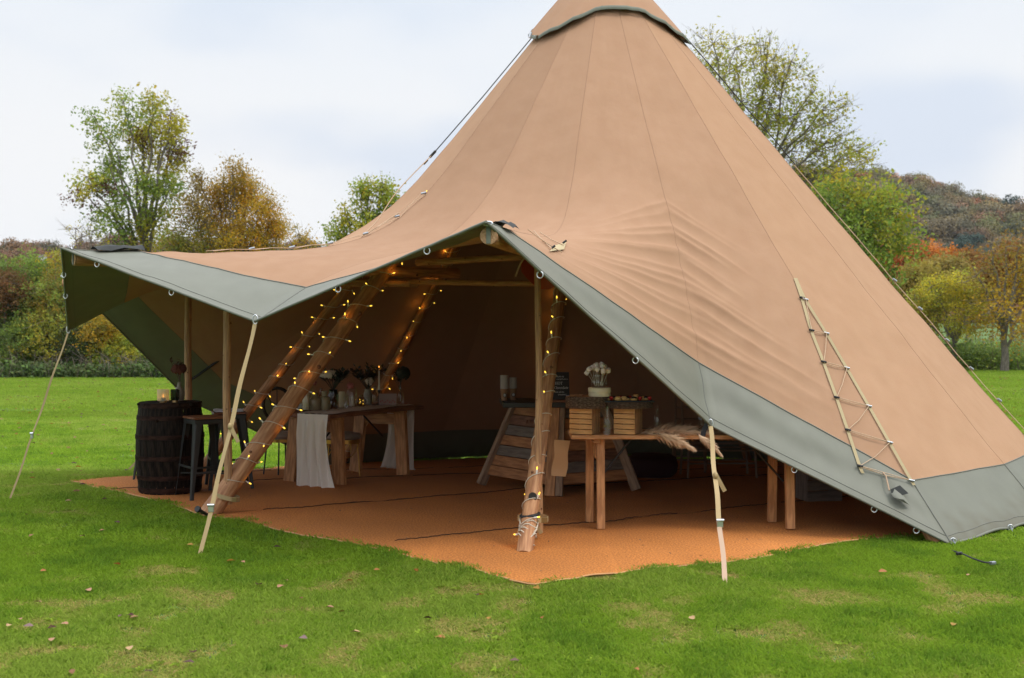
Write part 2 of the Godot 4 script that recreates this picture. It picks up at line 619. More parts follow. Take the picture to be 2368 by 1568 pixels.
func rib_curve(k: int) -> Array:          # [radius, height] from the top to the hem
	var deg := -102.0 + 20.0 * k
	var c := []
	match k:
		0: c = [[0, APEX], [1.55, 3.98], [2.42, 2.92], [3.15, 2.46], [4.4, 2.33], [5.78, 2.29]]
		16: c = [[0, APEX], [1.55, 3.98], [2.48, 2.92], [3.3, 2.46], [4.5, 2.31], [5.9, 2.28]]
		14: c = [[0, APEX], [1.55, 3.98], [2.5, 2.9], [3.4, 2.46], [4.7, 2.30], [6.15, 2.25]]
		17: c = [[0, APEX], [1.52, 3.95], [2.35, 2.92], [3.1, 2.42], [4.2, 2.12], [5.10, 1.69]]
		15: c = [[0, APEX], [1.55, 3.95], [2.5, 2.88], [3.5, 2.35], [4.8, 2.02], [5.62, 1.62]]
		13: c = [[0, APEX], [1.55, 3.95], [2.6, 2.66], [3.7, 1.80], [4.9, 1.14], [5.68, 0.70]]
		1: c = [[0, APEX], [1.52, 3.98], [2.36, 2.98], [3.02, 2.10], [3.48, 1.36], [3.80, 0.87]]
		_:
			var r := 4.80 if k % 2 == 0 else 4.72
			var foot := rp(deg, r, 0)
			var g := ground(foot.x, -foot.z)
			c = [[0, APEX], [r * 0.3, lerpf(APEX, g, 0.303)], [r * 0.6, lerpf(APEX, g, 0.606)], [r * 0.85, lerpf(APEX, g, 0.855)], [r, g + 0.012]]
	var dense := []
	for i in c.size() - 1:
		var p0 := Vector2(c[maxi(i - 1, 0)][0], c[maxi(i - 1, 0)][1])
		var p1 := Vector2(c[i][0], c[i][1])
		var p2 := Vector2(c[i + 1][0], c[i + 1][1])
		var p3 := Vector2(c[mini(i + 2, c.size() - 1)][0], c[mini(i + 2, c.size() - 1)][1])
		for j in 40:
			dense.append(p1.cubic_interpolate(p2, p0, p3, j / 40.0))
	dense.append(Vector2(c[-1][0], c[-1][1]))
	var run := [0.0]
	for i in range(1, dense.size()):
		run.append(run[-1] + (dense[i] as Vector2).distance_to(dense[i - 1]))
	var total: float = run[-1]
	var skirt := 0.58
	var out := []
	var at := 0
	for i in BODY + SKIRT + 1:
		var want := (total - skirt) * vmap(i) if i <= BODY else total - skirt + skirt * (i - BODY) / SKIRT
		while at < run.size() - 2 and run[at + 1] < want: at += 1
		var f: float = clampf((want - run[at]) / maxf(run[at + 1] - run[at], 1e-6), 0, 1)
		out.append((dense[at] as Vector2).lerp(dense[at + 1], f))
	return out

func make_canvas_points() -> void:
	var ribs := []
	for k in 18:
		var pts := []
		for q in rib_curve(k):
			pts.append(rp(-102.0 + 20.0 * k - (3.8 * smoothstep(1.5, 5.1, q.x) if k == 17 else 0.0), q.x, q.y))
		ribs.append(pts)
	var f := FastNoiseLite.new()
	f.seed = 77; f.frequency = 1.0; f.fractal_octaves = 3
	var n := 18 * SUB
	for j in n:
		var k := j / SUB
		var u := float(j % SUB) / SUB
		var col := []
		for i in BODY + SKIRT + 1:
			var p: Vector3 = (ribs[k][i] as Vector3).lerp(ribs[(k + 1) % 18][i], u)
			if i > BODY and k >= 2 and k <= 11:      # the hem hangs in shallow arcs between its pegs
				p.y += (0.022 + 0.03 * f.get_noise_2d(k * 3.0 + u * 4.0, 7.0)) * sin(u * PI) * (i - BODY) / float(SKIRT)
			col.append(p)
		fab.append(col)
	var nrm := canvas_normals()
	var folds := []                       # centre v, slope, from w, to w, height, sharpness above and below
	var r2 := RandomNumberGenerator.new()
	r2.seed = 515
	for q in 13:
		folds.append([0.700 + 0.0225 * q + r2.randf_range(-0.006, 0.006), r2.randf_range(-0.008, 0.022), 0.03 + r2.randf_range(0.0, 0.06), r2.randf_range(0.62, 0.97), r2.randf_range(0.015, 0.028) * (0.6 if q < 2 else 1.0 if q < 9 else 0.75), r2.randf_range(0.004, 0.007), r2.randf_range(0.009, 0.014)])
	for q in 9:
		folds.append([0.715 + 0.031 * q + r2.randf_range(-0.01, 0.01), r2.randf_range(-0.01, 0.03), 0.40 + r2.randf_range(0.0, 0.1), r2.randf_range(0.7, 1.0), r2.randf_range(0.010, 0.022), 0.005, 0.010])
	for j in n:
		var k := j / SUB
		var u := float(j % SUB) / SUB
		for i in BODY + SKIRT + 1:
			var v := vmap(i)
			var p: Vector3 = fab[j][i]
			var low := smoothstep(0.15, 0.5, v)
			var d := 0.016 * low * f.get_noise_3dv(p * 0.9)
			if k == 0 or k == 1:                     # folds where the canvas is drawn up between the raised and the pegged side
				var w := (k + u) * 0.5
				for e in folds:
					var mid: float = e[0] + e[1] * (w - 0.3) + 0.005 * f.get_noise_2d(w * 2.5, e[0] * 40.0)
					var dv := v - mid
					if absf(dv) > 0.07 or w < e[2] or w > e[3]: continue
					var span: float = (w - e[2]) / (e[3] - e[2])
					var swell := smoothstep(0.0, 0.30, span) * (1.0 - smoothstep(0.45, 1.0, span))
					d += e[4] * swell * (exp(dv / e[5]) if dv < 0.0 else exp(-dv / e[6]))
				if i > BODY: d += 0.008 * smoothstep(0.05, 0.3, w) * sin((i - BODY) / float(SKIRT) * 8.0 + 2.5 * f.get_noise_2d(w * 3.0, 4.0)) * sin((i - BODY) / float(SKIRT) * PI)
			if k >= 15:                               # soft pulls along the raised edge
				var toward := absf(u - (1.0 if k == 15 else 0.0 if k == 16 else 1.0))
				d += 0.010 * smoothstep(0.8, 1.0, v) * sin(v * 95.0 + u * 9.0 + 4.0 * f.get_noise_2d(v * 5.0, u * 3.0)) * exp(-toward * 2.5)
			if i == BODY + SKIRT: d *= 0.3
			fab[j][i] = p + nrm[j][i] * d
	fab_n = canvas_normals()

func canvas_normals() -> Array:
	var n := fab.size()
	var h: int = fab[0].size()
	var out := []
	for j in n:
		var col := []
		var a: Array = fab[(j + 1) % n]
		var b: Array = fab[(j + n - 1) % n]
		var c: Array = fab[j]
		for i in h:
			var dx: Vector3 = a[i] - b[i]
			var dy: Vector3 = c[mini(i + 1, h - 1)] - c[maxi(i - 1, 0)]
			if i == 0: dx = a[1] - b[1]
			col.append(dy.cross(dx).normalized() * -1.0)
		out.append(col)
	# outward: away from the axis or up
	var q: Vector3 = fab[0][BODY / 2]
	if (out[0][BODY / 2] as Vector3).dot(Vector3(0, 0.5, 0) + (q - Vector3(TENT.x, q.y, -TENT.y))) < 0.0:
		for j in n:
			for i in h: out[j][i] = -out[j][i]
	return out

func canvas_panel(s: Shape, k: int, i0: int, i1: int) -> void:
	var stain := FastNoiseLite.new()
	stain.seed = 90
	stain.frequency = 0.5
	stain.fractal_octaves = 3
	var base := s.v.size()
	for jj in SUB + 1:
		var j := (k * SUB + jj) % fab.size()
		for i in range(i0, i1 + 1):
			var p: Vector3 = fab[j][i]
			var wear := 1.0 + 0.024 * stain.get_noise_2d(j * 1.6, p.y * 0.9) + 0.016 * stain.get_noise_2d(j * 0.25 + 50.0, p.y * 2.2 + 9.0)
			s.tint = Color(wear, wear * 0.998, wear * 0.99)
			if i > BODY and k >= 2 and k <= 12:     # mud splashed along the foot of the skirt
				var mud := clampf((i - BODY) / float(SKIRT) - 0.55 + 0.5 * stain.get_noise_2d(j * 3.0, p.y * 8.0), 0.0, 0.5)
				s.tint = s.tint.lerp(Color(0.62, 0.50, 0.34), mud)
			s.vert(p, fab_n[j][i], Vector2(jj * 0.1, i * 0.1))
	var h := i1 - i0 + 1
	for jj in SUB:
		for i in h - 1:
			var a := base + jj * h + i
			s.quad(a, a + 1, a + h + 1, a + h)

func rib_path(j: int, i0: int, i1: int, off: float) -> Array:
	var out := []
	for i in range(i0, i1 + 1):
		out.append(fab[j][i] + fab_n[j][i] * off)
	return out

func on_canvas(X: float, Y: float, k0: int, k1: int, off := 0.0) -> Vector3:      # the point of the canvas seen at X, Y among panels k0..k1
	var best := 1e9
	var bj := 0
	var bi := 0
	for j in range(k0 * SUB, k1 * SUB + 1):
		var jj := (j + fab.size()) % fab.size()
		for i in fab[jj].size():
			var e := proj(fab[jj][i]).distance_squared_to(Vector2(X, Y))
			if e < best:
				best = e; bj = jj; bi = i
	var p: Vector3 = fab[bj][bi]
	var nn: Vector3 = fab_n[bj][bi]
	var r := ray(X, Y)
	var o := Vector3(0, EYE, 0)
	var t := (p - o).dot(nn) / r.dot(nn)
	return o + r * t + nn * off

func inside_canvas(X: float, Y: float, off := 0.02) -> Vector3:        # where the line of sight meets the far side of the cone
	var r := ray(X, Y)
	var lo := 12.7
	var hi := 17.6
	for k in 40:
		var m := (lo + hi) * 0.5
		var p := Vector3(0, EYE, 0) + r * m
		var rad := Vector2(p.x - TENT.x, -p.z - TENT.y).length()
		if rad < 4.74 * (1.0 - p.y / APEX) * 0.985 - off: lo = m
		else: hi = m
	return Vector3(0, EYE, 0) + r * lo

func make_tent() -> void:
	make_canvas_points()
	var base := Vector3(TENT.x, 0, -TENT.y)
	var t := thing("tipi_tent", "large tan canvas tipi with grey skirt and two raised open sides", "tent", base)
	for k in 18:
		var s := Shape.new()
		canvas_panel(s, k, 0, BODY)
		wpart("canvas_panel", s, M.canvas_c if k in [2, 3, 4, 9, 15] else M.canvas_b if k in [6, 11, 13, 16] else M.canvas, t)
		s = Shape.new()
		canvas_panel(s, k, BODY, BODY + SKIRT)
		wpart("skirt_panel", s, M.skirt, t)
	for k in 18:
		var s := Shape.new()
		s.tube(rib_path(k * SUB, 6, BODY, 0.0), 0.0024, 5)
		wpart("seam", s, M.seam, t)
		s = Shape.new()
		s.tube(rib_path(k * SUB, BODY, BODY + SKIRT, 0.002), 0.004, 5)
		wpart("skirt_seam", s, M.seam_grey, t)
		s = Shape.new()
		var line := []
		var hem := []
		for jj in SUB + 1:
			var j := (k * SUB + jj) % fab.size()
			line.append(fab[j][BODY] + fab_n[j][BODY] * 0.002)
			hem.append(fab[j][BODY + SKIRT])
		s.tube(line, 0.005, 5)
		wpart("border_seam", s, M.seam_grey, t)
		s = Shape.new()
		s.tube(hem, 0.011, 6)
		wpart("hem", s, M.skirt, t)
		s = Shape.new()
		var stitch := []
		for jj in SUB + 1:
			var j := (k * SUB + jj) % fab.size()
			stitch.append(fab[j][BODY + SKIRT - 2] + fab_n[j][BODY + SKIRT - 2] * 0.001)
		s.tube(stitch, 0.0028, 4)
		wpart("hem_stitching", s, M.seam_grey, t)
	# rings sewn to the raised hem
	for r in [[16, 0.19], [16, 0.58], [15, 0.5], [15, 0.75], [17, 0.405], [17, 0.78], [0, 0.20], [0, 0.61], [1, 0.36], [1, 0.69], [1, 0.86]]:
		var f: float = r[1] * SUB
		var j: int = r[0] * SUB + int(f)
		var p: Vector3 = (fab[j][BODY + SKIRT] as Vector3).lerp(fab[(j + 1) % fab.size()][BODY + SKIRT], f - int(f))
		var ring := []
		for a in 13:
			ring.append(p + Vector3(sin(TAU * a / 12.0) * 0.020, -0.024 - cos(TAU * a / 12.0 + PI) * -0.022, sin(TAU * a / 12.0) * 0.006))
		var s := Shape.new()
		s.tube(ring, 0.0042, 6, false)
		wpart("hem_ring", s, M.steel, t)
		s = Shape.new()
		s.bar(p + Vector3(0, 0.01, 0), p + Vector3(0, -0.012, 0), 0.016, 0.008)
		wpart("ring_tab", s, M.cord_dark, t)
	# the cap over the smoke hole
	var cap := Shape.new()
	var trim := Shape.new()
	var rows := []
	var edge := []
	for i in 15:
		rows.append([])
	for e in 3: edge.append([])
	for a in 73:
		var deg := -142.0 + 5.0 * a
		var q := fposmod(deg + 142.0, 120.0)
		var w := absf(q - 60.0) / 60.0
		var low := lerpf(5.06, 4.79, smoothstep(0.18, 1.0, w) * 0.5 + 0.5 * maxf(0.0, (w - 0.25) / 0.75))
		var out := 0.012 + 0.018 * (1.0 - w)
		for i in 15:
			var h := lerpf(APEX + 0.05, low, i / 14.0)
			var r := 4.80 * (1.0 - (h - 0.05) / APEX) * 1.0 + out * i / 14.0
			r += 0.012 * sin(deg * 0.35 + i * 0.3) * i / 14.0
			rows[i].append(rp(deg, maxf(r, 0.0), h))
		for e in 3:
			var h := low - 0.044 * e * 0.5
			var r := 4.80 * (1.0 - (h - 0.05) / APEX) + out + (0.010 if e < 2 else -0.012) + 0.012 * sin(deg * 0.9)
			edge[e].append(rp(deg, r, h + 0.004 * sin(deg * 1.7)))
	cap.grid(rows, 0.1)
	trim.grid(edge, 0.1)
	wpart("top_cap", cap, M.canvas, t)
	wpart("cap_trim", trim, M.trim, t)
	# lacing up the pegged corner
	var left := []
	var right := []
	for q in [[1836, 645], [1852, 690], [1874, 765], [1902, 838], [1932, 920], [1958, 995], [1986, 1078], [1994, 1096]]:
		left.append(on_canvas(q[0], q[1], 1, 3, 0.012))
	for q in [[1838, 645], [1860, 694], [1908, 772], [1955, 852], [2006, 940], [2054, 1024], [2104, 1112], [2112, 1124]]:
		right.append(on_canvas(q[0], q[1], 1, 4, 0.012))
	for side in [left, right]:
		var s := Shape.new()
		var smooth := densify(side, 6)
		var rows2 := [[], []]
		for p in smooth:
			rows2[0].append(p + Vector3(-0.012, 0, 0))
			rows2[1].append(p + Vector3(0.012, 0, 0.004))
		s.grid(rows2, 0.1)
		wpart("lacing_webbing", s, M.webbing_pale, t)
		for k in range(1, side.size() - 1):
			var g := Shape.new()
			g.tube([side[k] + Vector3(-0.022, 0.004, 0.012), side[k] + Vector3(0.022, -0.006, 0.016)], 0.009, 6)
			wpart("lacing_toggle", g, M.zinc if side == right else M.cord_dark, t)
	for k in range(1, left.size() - 1):
		var up := Vector3(0, 0, 0.018)
		for pair in [[left[k], right[k], 0.0], [left[k] + Vector3(0, -0.01, 0), right[k], -0.012], [right[k], left[mini(k + 1, left.size() - 2)], -0.02]]:
			var s := Shape.new()
			var a: Vector3 = pair[0] + up
			var b: Vector3 = pair[1] + up
			s.tube([a, (a + b) * 0.5 + Vector3(0, pair[2], 0.006), b], 0.0032, 5)
			wpart("lacing_cord", s, M.cord, t)
	# the little pouch hanging at the foot of the lacing
	var pk := [on_canvas(2045, 1105, 1, 3, 0.03), on_canvas(2052, 1140, 1, 3, 0.035), on_canvas(2070, 1125, 1, 3, 0.03), on_canvas(2102, 1174, 1, 3, 0.03), on_canvas(2060, 1160, 1, 3, 0.05), on_canvas(2038, 1095, 1, 3, 0.02)]
	var ps := Shape.new()
	ps.grid([[pk[1], pk[1].lerp(pk[2], 0.5) + Vector3(0, 0, 0.02), pk[2]], [pk[4], pk[4].lerp(pk[3], 0.5) + Vector3(0, 0.02, 0.04), pk[3].lerp(pk[2], 0.4)], [pk[4].lerp(pk[3], 0.5), pk[4].lerp(pk[3], 0.75) + Vector3(0, 0, 0.02), pk[3]]], 0.1)
	wpart("lacing_pouch", ps, M.skirt, t)
	ps = Shape.new()
	ps.grid([[pk[1] + Vector3(0, 0.01, 0.02), pk[2] + Vector3(0.02, 0.0, 0.02)], [pk[1] + Vector3(0.02, -0.05, 0.04), pk[2] + Vector3(0.08, -0.06, 0.04)]], 0.1)
	wpart("pouch_flap", ps, M.flap, t)
	ps = Shape.new()
	ps.tube([pk[5], pk[0], pk[1]], 0.006, 5)
	wpart("pouch_strap", ps, M.webbing_pink, t)
	# dark rain flaps over the beam ends, gathered laces behind them
	for e in [[16, 0.965, 0.905], [0, 0.945, 0.885]]:
		var j: int = e[0] * SUB
		var rows3 := []
		for w in 5:
			var row := []
			for l in 5:
				var i := int(lerpf(e[2], e[1], l / 4.0) * (BODY + SKIRT))
				var p: Vector3 = fab[j][i]
				var side := (fab[(j + 1) % fab.size()][i] as Vector3) - (fab[(j + fab.size() - 1) % fab.size()][i] as Vector3)
				side.y = 0
				var q := (w - 2) / 2.0
				row.append(p + side.normalized() * q * 0.065 + Vector3(0, 0.045 - 0.035 * q * q + 0.012 * sin(l * 2.1 + w), 0))
			rows3.append(row)
		var s := Shape.new()
		s.grid(rows3, 0.1)
		wpart("rain_flap", s, M.flap, t)
	for side in [-1.0, 1.0]:
		for i in range(42, 136, 18):
			var a: Vector3 = fab[16 * SUB][i] + Vector3(0.03 * side, 0.018, 0)
			var b: Vector3 = fab[16 * SUB][i + 18] + Vector3(-0.03 * side, 0.018, 0)
			var s := Shape.new()
			s.tube([a, (a + b) * 0.5 + Vector3(0, 0.010, 0), b], 0.003, 5)
			wpart("ridge_lace", s, M.cord, t)
	for i in range(42, 150, 18):
		var s := Shape.new()
		var p: Vector3 = fab[16 * SUB][i] + Vector3(0, 0.022, 0)
		s.tube([p + Vector3(-0.025, 0, 0), p + Vector3(0.025, 0.012, 0)], 0.011, 6)
		wpart("ridge_toggle", s, M.zinc, t)
	var fan := [on_canvas(1300, 572, 0, 1, 0.02), on_canvas(1272, 580, 0, 1, 0.02), on_canvas(1295, 588, 0, 1, 0.02)]
	for k in 3:
		var tip := fab[0][128 + k * 11] + Vector3(0.02, 0.03, 0.0) as Vector3
		var s := Shape.new()
		s.tube([fan[k], (fan[k] + tip) * 0.5 + Vector3(0, -0.01, 0.01), tip], 0.004, 5)
		wpart("beam_lace", s, M.cord, t)
	var pc := Shape.new()
	pc.grid([[on_canvas(1282, 570, 0, 1, 0.01), on_canvas(1308, 562, 0, 1, 0.012)], [on_canvas(1268, 584, 0, 1, 0.012), on_canvas(1302, 580, 0, 1, 0.014)]], 0.1)
	wpart("lace_patch", pc, M.webbing_pale, t)
	for q in [[1302, 566], [1274, 578]]:
		var s := Shape.new()
		var p := on_canvas(q[0], q[1], 0, 1, 0.025)
		s.tube([p + Vector3(-0.015, -0.01, 0), p + Vector3(0.015, 0.012, 0)], 0.008, 6)
		wpart("lace_toggle", s, M.cord_dark, t)
	# patches sewn on the inside of the far canvas
	for q in [[[1339, 824], [1446, 828], [1446, 850], [1339, 846]], [[1456, 846], [1484, 850], [1490, 930], [1462, 930]]]:
		var s := Shape.new()
		var c := []
		for w in q: c.append(inside_canvas(w[0], w[1]))
		s.grid([[c[0], c[1]], [c[3], c[2]]], 0.1)
		wpart("canvas_patch", s, M.trim, t)
	var st := Shape.new()
	var sp := []
	for q in [[510, 830], [480, 852], [452, 872], [430, 884]]:
		sp.append(P(q[0], q[1], 14.3))
	st.tube(sp, 0.018, 5)
	wpart("inner_strap", st, M.cord_dark, t)

func densify(p: Array, m: int) -> Array:
	var out := []
	for i in p.size() - 1:
		for j in m:
			out.append((p[i] as Vector3).cubic_interpolate(p[i + 1], p[maxi(i - 1, 0)], p[mini(i + 2, p.size() - 1)], j / float(m)))
	out.append(p[-1])
	return out

# ---------------------------------------------------------------- poles, beams, lights
func log_path(a: Vector3, b: Vector3, n: int, wob: float, sd: float) -> Array:
	var out := []
	for k in n + 1:
		var t := k / float(n)
		var p := a.lerp(b, t)
		p += Vector3(sin(t * 9.0 + sd) , 0.4 * sin(t * 6.0 + sd * 3.0), cos(t * 8.0 + sd * 2.0)) * wob * sin(t * PI)
		out.append(p)
	return out

func pole(called: String, label: String, a: Vector3, b: Vector3, ra: float, rb: float, m: Material, group: String, sd: float, wob := 0.004, sides := 14) -> Node3D:
	var o := thing(called, label, "pole", a, 0.0, group)
	var n := 22
	var path := log_path(a, b, n, wob, sd)
	var radii := []
	for k in n + 1:
		radii.append(lerpf(ra, rb, k / float(n)) * (1.0 + 0.022 * sin(k * 2.3 + sd) + 0.012 * sin(k * 5.1 + sd)))
	var s := Shape.new()
	s.tube(path, radii, sides)
	wpart("log", s, m, o)
	s = Shape.new()
	for k in 10:                                  # knots in the wood
		var f := (k + 0.5 + rnd(-0.3, 0.3)) / 10.0 * n
		var i := clampi(int(f), 1, n - 2)
		var d: Vector3 = (path[i + 1] - path[i]).normalized()
		var side := d.cross(Vector3(rnd(-1, 1), rnd(-0.2, 0.2), rnd(-1, 1))).normalized()
		if side.z < 0 and k % 3: side = -side
		var p: Vector3 = path[i] + side * float(radii[i]) * 0.97
		s.ball(p, Vector3.ONE * rnd(0.010, 0.017) * (ra / 0.06), 7, 5)
	wpart("knot", s, M.knot, o, "stuff")
	return o

func string_light(label: String, a: Vector3, b: Vector3, ra: float, rb: float, t0: float, t1: float, turns: int, phase: float, sd: int) -> void:
	var o := thing("string_light", label, "string light", a, 0.0, "strings of warm white lights wound round the tent poles")
	var y := (b - a).normalized()
	var x := y.cross(Vector3.BACK).normalized()
	var z := x.cross(y)
	var path := []
	var n := turns * 14
	var r2 := RandomNumberGenerator.new()
	r2.seed = sd
	var spots := []
	var walk := 0.0
	for k in n + 1:
		var t := lerpf(t0, t1, k / float(n))
		var ang := phase - TAU * turns * k / float(n)
		var r := lerpf(ra, rb, t) * 1.02 + 0.0065
		var q := a.lerp(b, t) + (x * cos(ang) + z * sin(ang)) * r + y * 0.02 * sin(ang * 0.5 + sd)
		path.append(q)
		if k > 0: walk += q.distance_to(path[k - 1])
		if walk > 0.20:
			walk = 0.0
			spots.append([q, (x * cos(ang) + z * sin(ang)), k])
	var s := Shape.new()
	s.tube(path, 0.0036, 5)
	wpart("cord", s, M.light_cord, o)
	var bulb := Shape.new()
	bulb.lathe([Vector2(0.0, -0.008), Vector2(0.0046, -0.007), Vector2(0.006, 0.0), Vector2(0.005, 0.008), Vector2(0.0025, 0.013), Vector2(0, 0.015)], 8)
	var bm := bulb.done()
	var hold := Shape.new()
	hold.tube([Vector3(0, -0.045, 0), Vector3(0, -0.010, 0)], [0.006, 0.0075], 7)
	var hm := hold.done()
	var count := 0
	for sp in spots:
		var out: Vector3 = (sp[1] + y * r2.randf_range(-0.7, 0.9) + Vector3(r2.randf_range(-0.3, 0.3), 0, 0)).normalized()
		var e := put("bulb", bm, M.bulb, o)
		var xx := out.cross(Vector3(0.3, 0.1, 0.9)).normalized()
		e.transform = Transform3D(Basis(xx, out, xx.cross(out)), sp[0] + out * 0.042 - a)
		put("bulb_holder", hm, M.holder, e)
		if count % 4 == 0:
			var l := OmniLight3D.new()
			l.name = "glow"
			l.light_color = Color(1.0, 0.68, 0.25)
			l.light_energy = 0.0035
			l.light_size = 0.01
			l.omni_range = 8.0
			l.omni_attenuation = 2.0
			l.shadow_enabled = true
			e.add_child(l, true)
		count += 1

func make_poles() -> void:
	var top := rp(0, 0, APEX - 0.25)
	var g := "leaning main poles of the tipi"
	var foot_a := G(478, 1196)
	var foot_b := G(1212, 1283)
	var foot_z := on_ground(rp(178, 4.66, 0))
	var foot_y := on_ground(rp(138, 4.66, 0))
	var foot_x := on_ground(rp(98, 4.66, 0))
	var foot_c := G(2172, 1258)
	var offs := [Vector3(-0.05, 0, 0.03), Vector3(0.0, 0, 0.06), Vector3(-0.06, 0, -0.02), Vector3(-0.02, 0, -0.06), Vector3(0.03, 0, -0.05), Vector3(0.05, 0, 0.02)]
	var A := [foot_a, top + offs[0]]
	var B := [foot_b, top + offs[1]]
	var Z := [foot_z, top + offs[2]]
	var Y := [foot_y, top + offs[3]]
	var X := [foot_x, top + offs[4]]
	var C := [foot_c, top + offs[5]]
	pole("tent_pole", "thick wooden main pole beside the bar stools, light string wound round it", A[0], A[1], 0.086, 0.054, M.pole_wood, g, 0.4)
	pole("tent_pole", "wooden main pole standing at the front corner of the orange matting", B[0], B[1], 0.060, 0.038, M.pole_wood, g, 1.9)
	pole("tent_pole", "slimmer lit main pole leaning behind the stools and the barrel", Z[0], Z[1], 0.062, 0.042, M.pole_wood, g, 3.1)
	pole("tent_pole", "lit main pole at the back behind the flower table", Y[0], Y[1], 0.060, 0.042, M.pole_wood, g, 4.4)
	pole("tent_pole", "dim lit main pole half hidden behind the front poles", X[0], X[1], 0.058, 0.042, M.pole_wood, g, 5.2)
	pole("tent_pole", "main pole whose pale foot pokes out under the pegged grey corner", C[0], C[1], 0.072, 0.045, M.pole_wood, g, 6.6)
	for deg in [-22, 18, 58]:
		pole("tent_pole", {-22: "main pole inside against the right canvas, no lights on it", 18: "unlit main pole at the right rear of the tipi", 58: "unlit main pole at the rear behind the wooden bench"}[deg], on_ground(rp(deg, 4.62, 0)), top + Vector3(0.06, 0, 0.0), 0.06, 0.042, M.pole_wood, g, deg * 0.1)
	string_light("warm light string wound round the thick pole beside the bar stools", A[0], A[1], 0.086, 0.054, 0.05, 0.52, 17, 2.0, 3)
	string_light("warm light string wound down the front pole to a bunch at its foot", B[0], B[1], 0.060, 0.038, 0.012, 0.46, 17, 0.6, 5)
	string_light("warm light string on the slimmer pole behind the stools", Z[0], Z[1], 0.062, 0.042, 0.03, 0.46, 15, 1.4, 7)
	string_light("warm light string on the back pole above the flower table", Y[0], Y[1], 0.060, 0.042, 0.02, 0.50, 16, 0.2, 9)
	string_light("warm light string on the dim pole behind the front poles", X[0], X[1], 0.058, 0.042, 0.10, 0.50, 13, 2.6, 11)
	# horizontal beams that carry the raised sides
	var bg := "horizontal beams holding up the raised canvas"
	for e in [[-142.0, 5.80, 2.02, 2.20, "log beam running out to the far front corner of the canopy"], [-102.0, 5.70, 2.2, 2.21, "log beam whose sawn end juts from the front canopy peak"], [178.0, 6.16, 2.1, 2.17, "log beam under the rear canopy corner, its tip just showing"]]:
		var a := rp(e[0], e[1], e[3])
		var b := rp(e[0], e[2], e[3] + 0.0)
		var o := pole("tent_beam", e[4], a, b, 0.058, 0.052, M.pole_wood, bg, e[0], 0.004)
		var d := (a - b).normalized()
		var s := Shape.new()
		s.tube([a + d * 0.004, a + d * 0.010], 0.055, 16)
		wpart("sawn_end", s, M.log_end, o)
		s = Shape.new()
		s.bar(a + d * 0.014 + Vector3(0, 0.06, 0), a + d * 0.014 + Vector3(0, -0.05, 0), 0.030, 0.006, d.cross(Vector3.UP))
		wpart("end_strap", s, M.trim, o)
		s = Shape.new()
		var ring := []
		for k in 13:
			ring.append(a + d * 0.03 + Vector3(0, 0.075, 0) + d.cross(Vector3.UP) * 0.03 * cos(TAU * k / 12.0) + Vector3(0, 0.012, 0) * sin(TAU * k / 12.0))
		s.tube(ring, 0.006, 6, false)
		wpart("end_ring", s, M.steel, o)
	# upright props under the beams
	var pg := "upright prop poles under the beams"
	var pa := P(527, 1166, 9.86)
	pole("prop_pole", "upright peeled prop pole strapped to the thick pole by the stools", pa, Vector3(P(523, 722, 9.86).x, 2.15, -9.86), 0.036, 0.031, M.prop_wood, pg, 0.7, 0.006, 12)
	var pb := P(1247, 1231, 8.52)
	pole("prop_pole", "upright peeled prop pole strapped to the front pole on the matting", pb, P(1243, 618, 8.52), 0.028, 0.025, M.prop_wood, pg, 2.2, 0.006, 12)
	var pz := rp(178, 4.72, 0)
	pole("prop_pole", "upright prop pole rising behind the wooden barrel", on_ground(P(434, 1095, 12.8), 0.02), Vector3(P(435, 690, 12.8).x, 2.14, -12.8), 0.042, 0.038, M.prop_wood, pg, 4.2, 0.006, 12)
	# rails and bracket seen under the front canopy
	pole("cross_rail", "pale horizontal rail under the front canopy edge", P(966, 607, 10.9), P(1216, 594, 9.5), 0.034, 0.028, M.pole_wood, "rails under the canopy", 1.0, 0.006)
	pole("cross_rail", "dark thin rail crossing the tent below the pale rail", P(905, 652, 11.3), P(1240, 656, 10.2), 0.030, 0.026, M.pole_wood, "rails under the canopy", 2.0, 0.006)
	pole("cross_rail", "pale drilled bracket board fixed under the lit beam", P(884, 656, 10.9), P(946, 657, 10.9), 0.030, 0.030, M.prop_wood, "rails under the canopy", 3.0, 0.0)
	var pad := thing("canvas_pad", "rust red canvas pad hanging behind the top of the front prop", "pad", P(1250, 640, 9.3))
	var s := Shape.new()
	var rows := []
	for j in 6:
		var row := []
		for i in 8:
			var u := i / 7.0
			var v := j / 5.0
			row.append(P(lerpf(1205, 1292, u), lerpf(600 + 4 * u, 606 + 64.0 * sin(0.35 + u * 1.9), v), 9.3 + 0.25 * sin(u * 3.0) + 0.03 * v))
		rows.append(row)
	s.grid(rows, 0.1)
	wpart("pad_sheet", s, M.red_canvas, pad)
	s = Shape.new()
	s.tube(densify([P(1216, 592, 9.0), P(1202, 612, 9.0), P(1192, 640, 9.0)], 6), 0.008, 5)
	wpart("hanging_tie", s, M.cord, pad)
	# straps that bind props to poles, lashing at the front foot
	for e in [[526, 1148, 9.83, 0.075, "tan strap binding the prop to the thick pole by the stools", 20.0], [1232, 1198, 8.40, 0.085, "tan strap with buckle binding the prop to the front pole", 2.0]]:
		var c := P(e[0], e[1], e[2])
		var o := thing("binding_strap", e[4], "strap", c, 0.0, "straps binding props to poles")
		s = Shape.new()
		var band := []
		for k in 25:
			var a := TAU * k / 24.0
			band.append(Vector3(cos(a) * (e[3] + 0.03), sin(deg_to_rad(-e[5])) * cos(a) * e[3], sin(a) * (e[3] + 0.015)))
		var r2 := [[], []]
		for q in band:
			r2[0].append(q + Vector3(0, 0.02, 0))
			r2[1].append(q - Vector3(0, 0.02, 0))
		s.grid(r2, 0.1)
